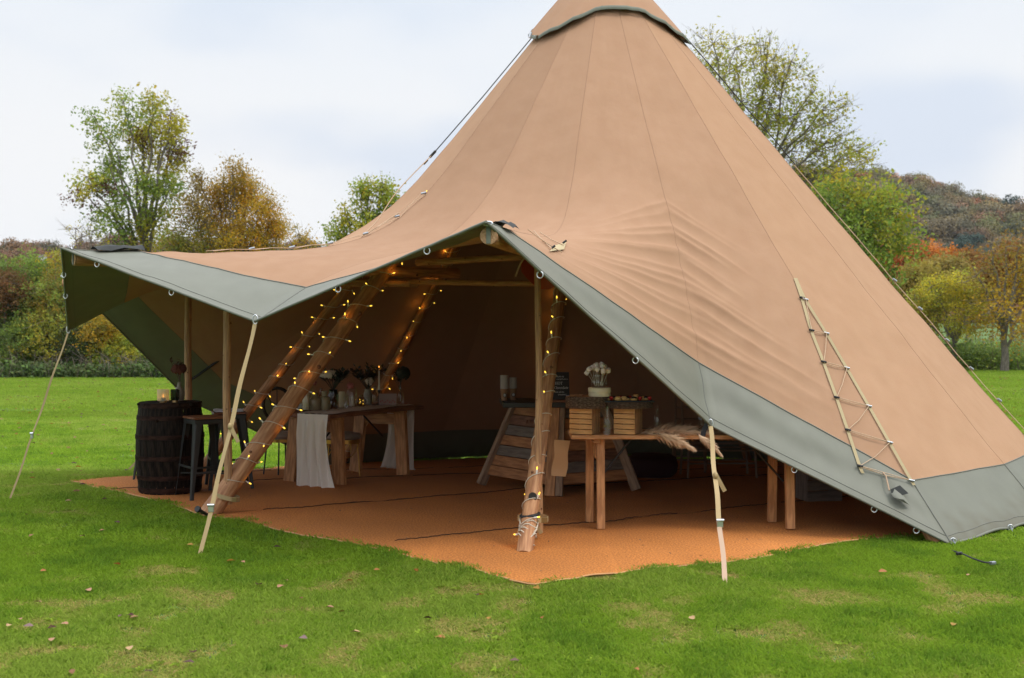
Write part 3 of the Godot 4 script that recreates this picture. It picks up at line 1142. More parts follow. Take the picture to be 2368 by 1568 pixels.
		part("band", s, M.webbing, o)
		s = Shape.new()
		s.box(Transform3D(Basis(), band[3] + Vector3(0, 0, 0.006)), Vector3(0.05, 0.045, 0.016), 0.004)
		part("buckle", s, M.bronze, o)
		if e[0] > 1000:
			s = Shape.new()
			s.bar(Vector3(0.0, -0.01, 0.10), Vector3(0.06, -0.10, 0.09), 0.03, 0.004)
			part("strap_tail", s, M.webbing, o)
	var lash := thing("lashing", "black strap and bunched white cord round the foot of the front pole", "lashing", B[0])
	for k in 5:
		var t := 0.022 + 0.004 * k
		var loop := []
		var c: Vector3 = (B[0] as Vector3).lerp(B[1], t)
		for a in 17:
			loop.append(c + Vector3(cos(TAU * a / 16.0) * 0.068, 0.018 * sin(a * 1.1 + k), sin(TAU * a / 16.0) * 0.068))
		s = Shape.new()
		s.tube(loop, 0.005, 5, false)
		wpart("cord_loop", s, M.light_cord, lash)
	var c0: Vector3 = (B[0] as Vector3).lerp(B[1], 0.045)
	var band2 := []
	for a in 25: band2.append(c0 + Vector3(cos(TAU * a / 24.0) * 0.067, 0.01 * cos(TAU * a / 24.0), sin(TAU * a / 24.0) * 0.067))
	s = Shape.new()
	s.tube(band2, 0.012, 6, false)
	wpart("black_band", s, M.black, lash)
	var c1: Vector3 = (B[0] as Vector3).lerp(B[1], 0.068) + Vector3(0, 0, 0.062)
	s = Shape.new()
	s.tube([c1, c1 + Vector3(0, 0, 0.022)], 0.032, 14)
	wpart("bolt_head", s, M.gunmetal, lash)
	# peg driven through the foot of the thick pole
	var peg := thing("steel_peg", "dark mushroom headed peg in the foot of the thick pole", "peg", P(470, 1182, 9.66))
	s = Shape.new()
	s.tube([P(478, 1190, 9.7), P(458, 1178, 9.55)], 0.014, 8)
	wpart("shank", s, M.gunmetal, peg)
	s = Shape.new()
	s.tube([P(459, 1178.5, 9.56), P(455, 1176.5, 9.54)], 0.027, 14)
	wpart("head", s, M.gunmetal, peg)

func ribbon(path: Array, w: float, side: Vector3, twist := 0.0) -> Shape:
	var s := Shape.new()
	var rows := [[], []]
	for k in path.size():
		var d: Vector3 = (path[mini(k + 1, path.size() - 1)] - path[maxi(k - 1, 0)]).normalized()
		var x := (side - d * side.dot(d)).normalized().rotated(d, twist * sin(k * 0.45))
		rows[0].append(path[k] - x * w * 0.5)
		rows[1].append(path[k] + x * w * 0.5)
	s.grid(rows, 0.1)
	var back := [[], []]
	for k in path.size():
		var nn: Vector3 = ((rows[1][k] - rows[0][k]) as Vector3).cross(path[mini(k + 1, path.size() - 1)] - path[maxi(k - 1, 0)]).normalized() * 0.0016
		back[0].append(rows[0][k] + nn)
		back[1].append(rows[1][k] + nn)
	s.grid(back, 0.1)
	return s

func hem_at(k: int) -> Vector3:
	return fab[k * SUB][BODY + SKIRT]

func tie_down(label: String, hook: Vector3, foot: Vector3, w: float, buckle_t: float, knot_t: float, m: Material, low: Material, sag := 0.0) -> void:
	var o := thing("guy_strap", label, "strap", foot, 0.0, "webbing straps pulling the canvas edge down")
	var n := 30
	var upper := []
	var lower := []
	for k in n + 1:
		var t := k / float(n)
		var p := hook.lerp(foot, t) + Vector3(0.004 * sin(t * 17.0), -sag * sin(t * PI), 0)
		if t <= buckle_t + 0.001: upper.append(p)
		if t >= buckle_t - 0.03: lower.append(p)
	var s := ribbon(upper, w, Vector3(1, 0, 0.15), 0.25)
	wpart("strap", s, m, o)
	s = ribbon(lower, w * 0.95, Vector3(1, 0, 0.1), 0.05)
	wpart("lower_strap", s, low, o)
	var bp := hook.lerp(foot, buckle_t)
	s = Shape.new()
	s.bar(bp + Vector3(0, 0.03, 0.006), bp + Vector3(0, -0.03, 0.006), w * 1.25, 0.018)
	s.tube([bp + Vector3(-w * 0.75, 0.02, 0.014), bp + Vector3(w * 0.75, 0.02, 0.014)], 0.010, 8)
	wpart("buckle", s, M.steel, o)
	s = Shape.new()
	var ring := []
	for k in 13:
		ring.append(hook + Vector3(cos(TAU * k / 12.0) * 0.018, sin(TAU * k / 12.0) * 0.035 + 0.012, 0.004))
	s.tube(ring, 0.0055, 6, false)
	wpart("hook", s, M.steel, o)
	if knot_t > 0.0:
		var kp := hook.lerp(foot, knot_t)
		s = Shape.new()
		s.ball(kp + Vector3(0, 0, 0.012), Vector3(w * 0.55, 0.026, 0.02), 9, 6, 0.12, 2)
		wpart("knot", s, m, o)
		s = ribbon([kp + Vector3(0.005, 0, 0.015), kp + Vector3(0.03, -0.05, 0.03), kp + Vector3(0.065, -0.115, 0.035)], w * 0.9, Vector3(1, 0.5, 0.2))
		wpart("loose_end", s, m, o)

func make_straps() -> void:
	tie_down("tan webbing strap from the low dip of the grey canopy to the lawn", hem_at(17), G(461, 1289), 0.033, 0.80, 0.46, M.webbing, M.webbing, 0.0)
	tie_down("tan webbing strap with a knotted tail at the right of the opening", hem_at(1), G(1678, 1355), 0.034, 0.66, 0.36, M.webbing, M.webbing_pink, 0.02)
	tie_down("long thin strap from the far front canopy corner to the grass", hem_at(15), G(21, 1160), 0.020, 0.62, 0.0, M.webbing, M.webbing, 0.0)
	tie_down("short strap behind the barrel holding the rear canopy edge", hem_at(13), G(292, 1092), 0.03, 0.5, 0.0, M.webbing, M.webbing, 0.0)
	var loose := thing("dark_strap", "short black strap hanging beside the right tie down", "strap", hem_at(1))
	var s := ribbon([hem_at(1) + Vector3(-0.02, 0.02, -0.01), hem_at(1) + Vector3(-0.05, -0.04, -0.01), hem_at(1) + Vector3(-0.068, -0.12, 0.0)], 0.04, Vector3(1, 0, 0.3))
	wpart("webbing", s, M.black, loose)
	# guy ropes from the cap
	var a := rp(-142, 1.06, 4.74)
	var mid := P(1000, 357, 11.4)
	var o := thing("guy_rope", "dark guy rope from the cap down to the left canopy ridge", "rope", a, 0.0, "guy ropes of the tent cap")
	s = Shape.new()
	s.tube([a, a.lerp(mid, 0.5) + Vector3(0, -0.015, 0), mid], 0.0055, 6)
	wpart("upper_rope", s, M.cord_dark, o)
	s = Shape.new()
	var ridge: Vector3 = fab[16 * SUB][59] + Vector3(0, 0.05, 0)
	s.tube(densify([mid, P(920, 440, 11.2), P(872, 510, 11.0), P(835, 548, 10.8), ridge], 5), 0.005, 6)
	wpart("lower_rope", s, M.cord, o)
	s = Shape.new()
	s.tube([mid + Vector3(-0.03, -0.03, 0), mid + Vector3(0.03, 0.035, 0)], 0.014, 7)
	s.tube([mid + Vector3(-0.09, -0.10, 0), mid + Vector3(-0.05, -0.055, 0)], 0.010, 7)
	wpart("clip", s, M.gunmetal, o)
	s = Shape.new()
	s.tube([a + Vector3(0, 0.06, 0.02), a + Vector3(-0.02, 0.0, 0.02)], 0.014, 7)
	wpart("cap_hook", s, M.steel, o)
	var j := 4 * SUB
	var b: Vector3 = fab[j][14] + fab_n[j][14] * 0.07
	o = thing("guy_rope", "black and tan guy rope running down the right flank of the tent", "rope", b, 0.0, "guy ropes of the tent cap")
	s = Shape.new()
	s.tube(rib_path(j, 14, 34, 0.05), 0.006, 6)
	wpart("upper_rope", s, M.cord_dark, o)
	s = Shape.new()
	s.tube(rib_path(j, 34, BODY - 1, 0.04), 0.0045, 6)
	wpart("lower_rope", s, M.cord, o)
	for i in [85, 102, 120, 136, 154, 171]:
		var p: Vector3 = fab[j][i] + fab_n[j][i] * 0.05
		s = Shape.new()
		s.tube([p + Vector3(-0.02, 0.015, 0.01), p + Vector3(0.02, -0.01, 0.0)], 0.013, 7)
		wpart("toggle", s, M.zinc, o)
	# a black cable lying on the lawn at the right
	var cab := thing("cable", "black cable arching over the grass near the pegged grey corner", "cable", G(2255, 1290))
	s = Shape.new()
	s.tube(densify([G(2196, 1272, 0.01), G(2226, 1281, 0.06), G(2246, 1290, 0.12), G(2275, 1300, 0.10), G(2297, 1302, 0.05), G(2330, 1312, 0.005)], 6), 0.006, 6)
	wpart("wire", s, M.cord_dark, cab)
	for q in [[2218, 1280, 0.02], [2295, 1302, 0.02]]:
		s = Shape.new()
		var p := G(q[0], q[1], q[2] + 0.035)
		s.box(Transform3D(Basis(Vector3.UP, 0.4), p), Vector3(0.05, 0.022, 0.022), 0.005)
		wpart("connector", s, M.zinc if q[0] > 2250 else M.black, cab)
	# pegs that hold the hem to the ground at the right
	for e in [[2, 0, "steel peg with a ring at the pegged grey corner by the pole foot"], [2, 11, "steel peg holding the grey skirt between two seams at the right"]]:
		var h: Vector3 = fab[e[0] * SUB + e[1]][BODY + SKIRT]
		var peg := thing("tent_peg", e[2], "peg", on_ground(h), 0.0, "pegs along the skirt")
		s = Shape.new()
		s.tube([Vector3(0.03, -0.06, 0.05), Vector3(0.0, 0.06, 0.02)], 0.008, 7)
		part("shaft", s, M.zinc, peg)
		s = Shape.new()
		var ring := []
		for k in 13: ring.append(Vector3(0.022 * cos(TAU * k / 12.0), 0.045 + 0.022 * sin(TAU * k / 12.0), 0.028))
		s.tube(ring, 0.0045, 6, false)
		part("ring", s, M.steel, peg)

# ---------------------------------------------------------------- matting, barrel, stools, tables, bar
func mat_h(x: float, d: float) -> float:
	return ground(x, d) + 0.028 + 0.010 * noise.get_noise_2d(x * 60.0, d * 60.0 + 300.0) + 0.006 * noise.get_noise_2d(x * 160.0 + 90.0, d * 160.0)

func make_matting() -> void:
	var c := Vector2.ZERO
	for q in mat_poly: c += q
	c /= mat_poly.size()
	var o := thing("coir_matting", "orange brown coir matting covering the ground under the tipi", "matting", Vector3(c.x, 0, -c.y))
	var dir := Vector2(0.88, 0.475).normalized()
	var nrm := Vector2(-dir.y, dir.x)
	var first := nrm.dot(Vector2(-0.01, 9.0)) - 4.0 * 1.95
	for b in 9:
		var lo := first + b * 1.95
		var strip := PackedVector2Array([dir * -20.0 + nrm * lo, dir * 30.0 + nrm * lo, dir * 30.0 + nrm * (lo + 1.945), dir * -20.0 + nrm * (lo + 1.945)])
		for piece in Geometry2D.intersect_polygons(mat_poly, strip):
			var s := Shape.new()
			var lim := Rect2(piece[0], Vector2.ZERO)
			for q in piece: lim = lim.expand(q)
			var step := 0.22
			var nx := int(lim.size.x / step) + 1
			var ny := int(lim.size.y / step) + 1
			for i in nx:
				for j in ny:
					var p0 := lim.position + Vector2(i, j) * step
					var cell := PackedVector2Array([p0, p0 + Vector2(step, 0), p0 + Vector2(step, step), p0 + Vector2(0, step)])
					for bit in Geometry2D.intersect_polygons(piece, cell):
						var i0 := s.v.size()
						for q in bit:
							var e := 0.03
							var worn := 0.93 + 0.16 * noise.get_noise_2d(q.x * 14.0, q.y * 14.0 + 70.0) + 0.10 * noise.get_noise_2d(q.x * 60.0 + 8.0, q.y * 60.0)
							s.tint = Color(worn, worn * 0.995, worn * 0.98)
							var nn := Vector3(mat_h(q.x - e, q.y) - mat_h(q.x + e, q.y), 2.0 * e, -(mat_h(q.x, q.y - e) - mat_h(q.x, q.y + e))).normalized()
							s.vert(Vector3(q.x, mat_h(q.x, q.y), -q.y), nn, q)
						for t in Geometry2D.triangulate_polygon(bit).size() / 3:
							var tr := Geometry2D.triangulate_polygon(bit)
							s.tri(i0 + tr[t * 3], i0 + tr[t * 3 + 1], i0 + tr[t * 3 + 2])
			wpart("mat_strip", s, M.coir, o)
		# the stitched joint between two widths
		var line := Geometry2D.intersect_polyline_with_polygon(PackedVector2Array([dir * -20.0 + nrm * lo, dir * 30.0 + nrm * lo]), mat_poly)
		for seg in line:
			var s := Shape.new()
			var a: Vector2 = seg[0]
			var z: Vector2 = seg[-1]
			var n := int(a.distance_to(z) / 0.045)
			var pts := []
			for k in n:
				var q := a.lerp(z, k / float(n)) + nrm * (0.012 * (1 if k % 2 else -1) + 0.05 * noise.get_noise_2d(k * 1.3, b * 40.0))
				pts.append(Vector3(q.x, mat_h(q.x, q.y) + 0.004, -q.y))
			s.tint = Color.WHITE
			var runs := [[]]
			for q in pts.size():
				if noise.get_noise_2d(q * 2.2, b * 90.0 + 11.0) > -0.38: runs[-1].append(pts[q])
				elif runs[-1].size() > 0: runs.append([])
			for q in runs:
				if q.size() > 3: s.tube(q, 0.0032, 4, false)
			if s.v.size() > 0: wpart("joint_stitching", s, M.stitch, o)
	# crumbs of grass and soil trodden on to the matting
	var bits := Shape.new()
	for k in 170:
		var q := Vector2(rnd(-4.0, 4.0), rnd(7.3, 12.5))
		if not Geometry2D.is_point_in_polygon(q, mat_poly): continue
		var h := Vector3(q.x, mat_h(q.x, q.y) + 0.003, -q.y)
		var l := Vector3(rnd(-1, 1), 0.1, rnd(-1, 1)).normalized() * rnd(0.006, 0.018)
		var w := l.cross(Vector3.UP) * rnd(0.25, 0.7)
		bits.flat([h - l, h + w + Vector3(0, 0.003, 0), h + l, h - w + Vector3(0, 0.003, 0)])
	wpart("crumbs", bits, M.bark, o, "stuff")
	# pale bound edge
	for k in mat_poly.size():
		var a := mat_poly[k]
		var z := mat_poly[(k + 1) % mat_poly.size()]
		var pts := []
		for i in 7:
			var q := a.lerp(z, i / 6.0)
			pts.append(Vector3(q.x, mat_h(q.x, q.y) - 0.006, -q.y))
		var s := Shape.new()
		s.tube(pts, 0.006, 6)
		wpart("bound_edge", s, M.mat_edge, o)

func make_barrel() -> void:
	var at := on_ground(P(393, 1143, 11.12), 0.03)
	var o := thing("barrel", "dark stained wooden whisky barrel used as a drinks table", "barrel", at)
	var H := 0.885
	var prof := func(y: float) -> float:
		var t := y / H * 2.0 - 1.0
		return 0.327 - 0.034 * t * t
	var n := 22
	for k in n:
		var a0 := TAU * k / n + 0.004
		var a1 := TAU * (k + 1) / n - 0.004
		var s := Shape.new()
		var rows := []
		var off := rnd(-0.0015, 0.0015)
		for j in 13:
			var y := H * j / 12.0
			var row := []
			for i in 4:
				var a := lerpf(a0, a1, i / 3.0)
				var r: float = prof.call(y) + off - (0.003 if i == 0 or i == 3 else 0.0)
				row.append(Vector3(cos(a) * r, y, sin(a) * r))
			rows.append(row)
		s.grid(rows, 0.06)
		part("stave", s, M.stave, o)
	for e in [[0.012, 0.05], [0.135, 0.045], [0.325, 0.045], [0.53, 0.045], [0.715, 0.045], [0.832, 0.05]]:
		var s := Shape.new()
		var r0: float = prof.call(e[0])
		var r1: float = prof.call(e[0] + e[1])
		s.lathe([Vector2(r0, e[0]), Vector2(r0 + 0.005, e[0] + 0.002), Vector2(r1 + 0.005, e[0] + e[1] - 0.002), Vector2(r1, e[0] + e[1])], 36)
		part("hoop", s, M.hoop, o)
	for k in 6:
		var s := Shape.new()
		var x := -0.27 + 0.09 * k + 0.045
		var half := sqrt(maxf(0.286 * 0.286 - x * x, 0.001))
		s.box(Transform3D(Basis(), Vector3(x, H - 0.016, 0)), Vector3(0.088, 0.024, half * 2.0), 0.003)
		part("lid_plank", s, M.stave, o)
	var s2 := Shape.new()
	s2.ball(Vector3(-0.03, 0.72, 0.315), Vector3(0.018, 0.018, 0.012), 8, 5)
	part("bung", s2, M.hoop, o)

func make_stools() -> void:
	var o := thing("bar_stool", "front metal bar stool with reddish wood seat beside the barrel", "bar stool", on_ground(P(474, 1152, 10.82), 0.03), 0.62, "metal bar stools round the barrel")
	var H := 0.76
	var s := Shape.new()
	s.box(Transform3D(Basis(), Vector3(0, H, 0)), Vector3(0.33, 0.022, 0.33), 0.008)
	part("seat", s, M.seat_wood, o)
	s = Shape.new()
	s.box(Transform3D(Basis(), Vector3(0, H - 0.035, 0)), Vector3(0.318, 0.048, 0.318), 0.008)
	part("seat_frame", s, M.gunmetal, o)
	for c in [[1, 1], [1, -1], [-1, -1], [-1, 1]]:
		s = Shape.new()
		var rows := []
		for j in 9:
			var t := j / 8.0
			var y := lerpf(H - 0.02, 0.0, t)
			var out := lerpf(0.152, 0.222, t)
			var w := lerpf(0.075, 0.026, t)
			if j == 8: w = 0.032
			rows.append([Vector3(c[0] * (out - w), y, c[1] * out), Vector3(c[0] * (out - w * 0.25), y, c[1] * (out + 0.004)), Vector3(c[0] * out, y, c[1] * out), Vector3(c[0] * (out + 0.004), y, c[1] * (out - w * 0.25)), Vector3(c[0] * out, y, c[1] * (out - w))])
		s.grid(rows, 0.1)
		part("leg", s, M.gunmetal, o)
	for k in 4:
		s = Shape.new()
		var b := Basis(Vector3.UP, k * PI / 2)
		var y := 0.30 if k % 2 else 0.25
		s.bar(b * Vector3(-0.195, y, 0.196), b * Vector3(0.195, y, 0.196), 0.022, 0.008, Vector3.UP)
		part("foot_rail", s, M.gunmetal, o)
	for k in 2:
		s = Shape.new()
		s.bar(Basis(Vector3.UP, k * PI / 2) * Vector3(-0.2, 0.22, 0.2), Basis(Vector3.UP, k * PI / 2) * Vector3(0.2, 0.22, -0.2), 0.014, 0.006, Vector3.UP)
		part("cross_brace", s, M.gunmetal, o)
	var o2 := copy(o, "rear metal bar stool by the lit poles, folded cloth on its seat", on_ground(P(529, 1140, 11.5), 0.03), 0.35)
	copy(o, "metal bar stool hidden behind the barrel, one leg showing", on_ground(P(375, 1120, 12.2), 0.03), 0.9)
	var cl := thing("folded_cloth", "pale grey folded cloth lying on the rear bar stool seat", "cloth", o2.position + Vector3(0, H + 0.012, 0), 0.35)
	s = Shape.new()
	var rows := []
	for j in 7:
		var row := []
		for i in 9:
			var x := -0.15 + i * 0.036
			row.append(Vector3(x, 0.010 + 0.012 * sin(i * 1.3) * sin(j * 0.9) + 0.008, -0.12 + j * 0.038))
		rows.append(row)
	s.grid(rows, 0.1)
	part("top_layer", s, M.linen_white, cl)
	s = Shape.new()
	s.box(Transform3D(Basis(), Vector3(-0.005, 0.006, -0.005)), Vector3(0.28, 0.012, 0.23), 0.004)
	part("bottom_layer", s, M.linen_white, cl)

func trestle_end(o: Node3D, x: float, w_top: float, w_bot: float, H: float, m: Material, lw: float, splay := 0.0, skew := 0.0) -> void:    # pair of legs and rails at one end, across z
	for sd in [-1.0, 1.0]:
		var s := Shape.new()
		var a := Vector3(x + splay + sd * skew, 0.0, sd * w_bot)
		var b := Vector3(x + sd * skew, H - 0.045, sd * w_top)
		s.bar(a, b, lw, 0.055, Vector3(1, 0, 0) if lw < 0.1 else Vector3(0, 0, 1), 0.005)
		part("leg", s, m, o)
	var s2 := Shape.new()
	s2.box(Transform3D(Basis(), Vector3(x, H - 0.055, 0)), Vector3(0.06, 0.04, w_top * 2.0 + 0.16), 0.005)
	part("top_rail", s2, m, o)
	s2 = Shape.new()
	s2.box(Transform3D(Basis(), Vector3(x + 0.004, H - 0.145, 0)), Vector3(0.028, 0.12, w_top * 2.0 - 0.02), 0.004)
	part("cross_rail", s2, m, o)

func make_tables() -> void:
	# right: long narrow trestle table
	var lf := on_ground(P(1383, 1240, 8.85), 0.03)
	var o := thing("trestle_table", "orange pine trestle table at the right carrying crates and pampas grass", "table", on_ground(Vector3(1.40, 0, -9.19), 0.03), 0.0)
	var H := 0.765
	for k in 4:
		var s := Shape.new()
		s.box(Transform3D(Basis(), Vector3(0.0, H - 0.018, 0.210 - 0.14 * k)), Vector3(1.86, 0.036, 0.137), 0.004)
		part("top_plank", s, M.pine, o)
	trestle_end(o, lf.x - 1.40, 0.13, 0.175, H, M.pine, 0.066, 0.0, 0.034)
	trestle_end(o, 0.80, 0.13, 0.175, H, M.pine, 0.072, 0.0, 0.034)
	for e in [-0.72, 0.80]:
		var s := Shape.new()
		s.tube([Vector3(e + 0.02, 0.36, 0.0), Vector3(e + 0.30 * (1 if e < 0 else -1), H - 0.05, 0.0)], 0.010, 6)
		part("folding_stay", s, M.gunmetal, o)
	# left: heavier trestle table seen at an angle
	var t := thing("trestle_table", "dark topped trestle table dressed with flowers, candles and a gauze runner", "table", on_ground(Vector3(-1.775, 0, -12.335), 0.03), atan2(0.87, 0.49))
	for k in 4:
		var s := Shape.new()
		s.box(Transform3D(Basis(), Vector3(0, H - 0.02, 0.30 - 0.20 * k)), Vector3(1.71, 0.04, 0.197), 0.004)
		part("top_plank", s, M.pine_dark, t)
	for e in [-0.58, 0.56]:
		trestle_end(t, e, 0.27, 0.335, H, M.pine, 0.15, -0.03)
	for e in [-1.0, 1.0]:
		var s := Shape.new()
		s.tube([Vector3(e * 0.56, 0.42, 0.03), Vector3(e * 0.15, H - 0.05, 0.03)], 0.010, 6)
		part("folding_stay", s, M.gunmetal, t)

func make_bar() -> void:
	var base := on_ground(Vector3(0.46, 0, -11.35), 0.03)
	var o := thing("plank_bar", "rustic bar of mixed boards on splayed legs with dark top", "bar", base)
	var L0 := Vector3(-0.32, 0.0, -11.6) - Vector3(base.x, 0, base.z)
	var F0 := Vector3(0.36, 0.0, -10.72) - Vector3(base.x, 0, base.z)
	var R0 := Vector3(1.24, 0.0, -11.2) - Vector3(base.x, 0, base.z)
	var B0 := Vector3(0.56, 0.0, -12.08) - Vector3(base.x, 0, base.z)
	var H := 0.83
	var L1 := Vector3(0.04 - base.x, H, -11.62 - base.z)
	var F1 := Vector3(0.425 - base.x, H, -11.02 - base.z)
	var R1 := Vector3(0.92 - base.x, H, -11.25 - base.z)
	var B1 := Vector3(0.60 - base.x, H, -11.9 - base.z)
	for e in [[L0, L1, "timber_grey"], [F0, F1, "pine"], [F0 + Vector3(0.075, 0, 0.0), F1 + Vector3(0.05, 0, -0.01), "timber_grey"], [R0, R1, "timber_grey"], [B0, B1, "timber_grey"]]:
		var s := Shape.new()
		s.bar(e[0], e[1], 0.098, 0.055, Vector3(0.8, 0, -0.6) if e[0] == L0 else Vector3(1, 0, 0.2), 0.005)
		part("leg", s, M[e[2]], o)
	var kinds := ["plank_orange", "plank_orange", "plank_grey", "plank_orange", "plank_grey", "plank_brown", "plank_orange"]
	for side in [[L0, L1, F0, F1], [F0 + Vector3(0.05, 0, 0), F1 + Vector3(0.04, 0, 0), R0, R1], [R0, R1, B0, B1], [B0, B1, L0, L1]]:
		for k in 7:
			var t0 := 0.12 + 0.125 * k
			var t1 := t0 + 0.121
			var a: Vector3 = (side[0] as Vector3).lerp(side[1], (t0 + t1) * 0.5)
			var b: Vector3 = (side[2] as Vector3).lerp(side[3], (t0 + t1) * 0.5)
			var up: Vector3 = ((side[1] + side[3]) * 0.5 - (side[0] + side[2]) * 0.5).normalized()
			var s := Shape.new()
			var inward := Vector3(0, 0, -0.02)
			s.bar(a + inward, b + inward, 0.104, 0.020, up, 0.003)
			part("plank", s, M[kinds[(k + (3 if side[0] != L0 else 0)) % 7]], o)
	var top := Shape.new()
	var ax: Vector3 = (F1 - L1).normalized()
	ax.y = 0
	var bx := Basis(ax.normalized(), Vector3.UP, ax.normalized().cross(Vector3.UP))
	var dirn := Vector3(0.93, 0, -0.05).normalized()
	bx = Basis(dirn, Vector3.UP, dirn.cross(Vector3.UP))
	top.box(Transform3D(bx, Vector3(0.10, H + 0.028, -0.02)), Vector3(1.34, 0.05, 0.80), 0.006)
	part("bar_top", top, M.slate, o)
	top = Shape.new()
	top.tube([Vector3(-0.22, H, -0.36), Vector3(-0.24, 0.28, -0.40)], 0.018, 8)
	part("bar_post", top, M.timber_grey, o)
	# branding stamp burnt into the upper board
	var st := Shape.new()
	for k in 6:
		var q := L0.lerp(L1, 0.80).lerp(F0.lerp(F1, 0.80), 0.42 + k * 0.06)
		st.ball(q + Vector3(0, 0.004 * (k % 2), 0.002), Vector3(0.016, 0.020, 0.010), 6, 4)
	part("burnt_stamp", st, M.pine_dark, o)

func chiavari(label: String, at: Vector3, turn: float, w: float) -> void:
	var o := thing("wooden_chair", label, "chair", at, turn, "slender rail chairs beyond the right table")
	for x in [-w * 0.5, w * 0.5]:
		for z in [-0.18, 0.18]:
			var s := Shape.new()
			var hi := 0.92 if z < 0 else 0.45
			s.tube([Vector3(x * 1.06, 0, z * 1.1), Vector3(x, 0.45, z), Vector3(x, hi, z - (0.05 if z < 0 else 0.0))], 0.014, 8)
			part("leg", s, M.timber_grey, o)
	var s2 := Shape.new()
	s2.box(Transform3D(Basis(), Vector3(0, 0.455, 0)), Vector3(w + 0.02, 0.03, 0.40), 0.008)
	part("seat", s2, M.timber_grey, o)
	for y in [0.16, 0.30, 0.38]:
		for z in [-0.18, 0.18]:
			s2 = Shape.new()
			s2.tube([Vector3(-w * 0.5, y, z), Vector3(w * 0.5, y, z)], 0.010, 6)
			part("stretcher", s2, M.timber_grey, o)
	for y in [0.62, 0.76, 0.90]:
		s2 = Shape.new()
		s2.tube([Vector3(-w * 0.5, y, -0.21), Vector3(w * 0.5, y, -0.21)], 0.011, 6)
		part("back_rail", s2, M.timber_grey, o)

func make_chairs() -> void:
	chiavari("low wooden rail chair behind the pampas grass end of the table", on_ground(P(1660, 1098, 12.5), 0.03), 0.05, 0.72)
	chiavari("narrow wooden rail chair deeper in the tent, back rails showing", on_ground(P(1594, 1080, 13.6), 0.03), -0.2, 0.36)
	# grey upholstered seat with brass legs
	var o := thing("upholstered_chair", "grey padded chair with thin brass legs beside the gauze runner", "chair", on_ground(P(793, 1090, 12.95), 0.03), 0.25)
	var s := Shape.new()
	s.lathe([Vector2(0, 0.42), Vector2(0.19, 0.42), Vector2(0.215, 0.44), Vector2(0.215, 0.475), Vector2(0.19, 0.495), Vector2(0, 0.50)], 24)
	part("seat", s, M.upholstery, o)
	s = Shape.new()
	s.lathe([Vector2(0.20, 0.375), Vector2(0.206, 0.375), Vector2(0.206, 0.42), Vector2(0.20, 0.42)], 24)
	part("seat_ring", s, M.brass, o)
	for k in 4:
		var a := TAU * k / 4.0 + 0.6
		s = Shape.new()
		s.tube([Vector3(cos(a) * 0.215, 0, sin(a) * 0.215), Vector3(cos(a) * 0.18, 0.40, sin(a) * 0.18)], 0.008, 7)
		part("leg", s, M.brass, o)
		s = Shape.new()
		var arch := []
		for i in 9:
			var b := a + TAU / 4.0 * i / 8.0
			arch.append(Vector3(cos(b) * 0.195, 0.37 - 0.15 * sin(PI * i / 8.0), sin(b) * 0.195))
		s.tube(arch, 0.005, 5)
		part("arched_brace", s, M.brass, o)
	# round backed black chair behind the thick pole
	for e in [["black round backed chair behind the thick leaning pole", P(652, 1100, 13.0), 0.5], ]:
		o = thing("round_back_chair", e[0], "chair", on_ground(e[1], 0.03), e[2])
		s = Shape.new()
		var ring := []
		for k in 25: ring.append(Vector3(cos(TAU * k / 24.0) * 0.165, 0.80 + sin(TAU * k / 24.0) * 0.19, -0.2))
		s.tube(ring, 0.020, 8, false)
		part("back_ring", s, M.black, o)
		s = Shape.new()
		for k in 3:
			var a := PI / 2 + (k - 1) * 0.9
			s.tube([Vector3(0, 0.70, -0.2), Vector3(cos(a) * 0.15, 0.80 + sin(a) * 0.17, -0.2)], 0.006, 6)
		part("back_bars", s, M.black, o)
		s = Shape.new()
		s.lathe([Vector2(0, 0.42), Vector2(0.19, 0.42), Vector2(0.21, 0.45), Vector2(0.19, 0.49), Vector2(0, 0.495)], 20)
		part("seat", s, M.upholstery, o)
		s = Shape.new()
		s.lathe([Vector2(0.195, 0.385), Vector2(0.20, 0.385), Vector2(0.20, 0.42), Vector2(0.195, 0.42)], 20)
		part("seat_ring", s, M.brass, o)
		for k in 4:
			var a := TAU * k / 4.0 + 0.5
			s = Shape.new()
			s.tube([Vector3(cos(a) * 0.215, 0, sin(a) * 0.215), Vector3(cos(a) * 0.17, 0.42, sin(a) * 0.17)], 0.009, 7)
			part("leg", s, M.black, o)
	# pouf
	o = thing("floor_pouf", "round dark maroon floor pouf under the far end of the table", "pouf", on_ground(P(1507, 1098, 12.55), 0.03))
	s = Shape.new()
	s.lathe([Vector2(0, 0.0), Vector2(0.22, 0.0), Vector2(0.275, 0.05), Vector2(0.29, 0.13), Vector2(0.275, 0.20), Vector2(0.22, 0.245), Vector2(0, 0.262)], 28)
	part("body", s, M.pouf, o)
	s = Shape.new()
	s.lathe([Vector2(0.268, 0.205), Vector2(0.275, 0.212), Vector2(0.262, 0.220)], 28)
	part("piping", s, M.pouf, o)
	# pale box under the skirt at the right
	o = thing("storage_box", "pale pinkish wooden box half hidden behind the grey skirt", "box", on_ground(P(1892, 1164, 10.55), 0.03), 0.15)
	for k in 3:
		s = Shape.new()
		s.box(Transform3D(Basis(), Vector3(0, 0.05 + 0.10 * k, 0.14)), Vector3(0.34, 0.096, 0.016), 0.003)
		part("front_board", s, M.plank_grey, o)
	for x in [-0.165, 0.165]:
		s = Shape.new()
		s.box(Transform3D(Basis(), Vector3(x, 0.15, 0)), Vector3(0.016, 0.30, 0.264), 0.003)
		part("side_board", s, M.plank_grey, o)

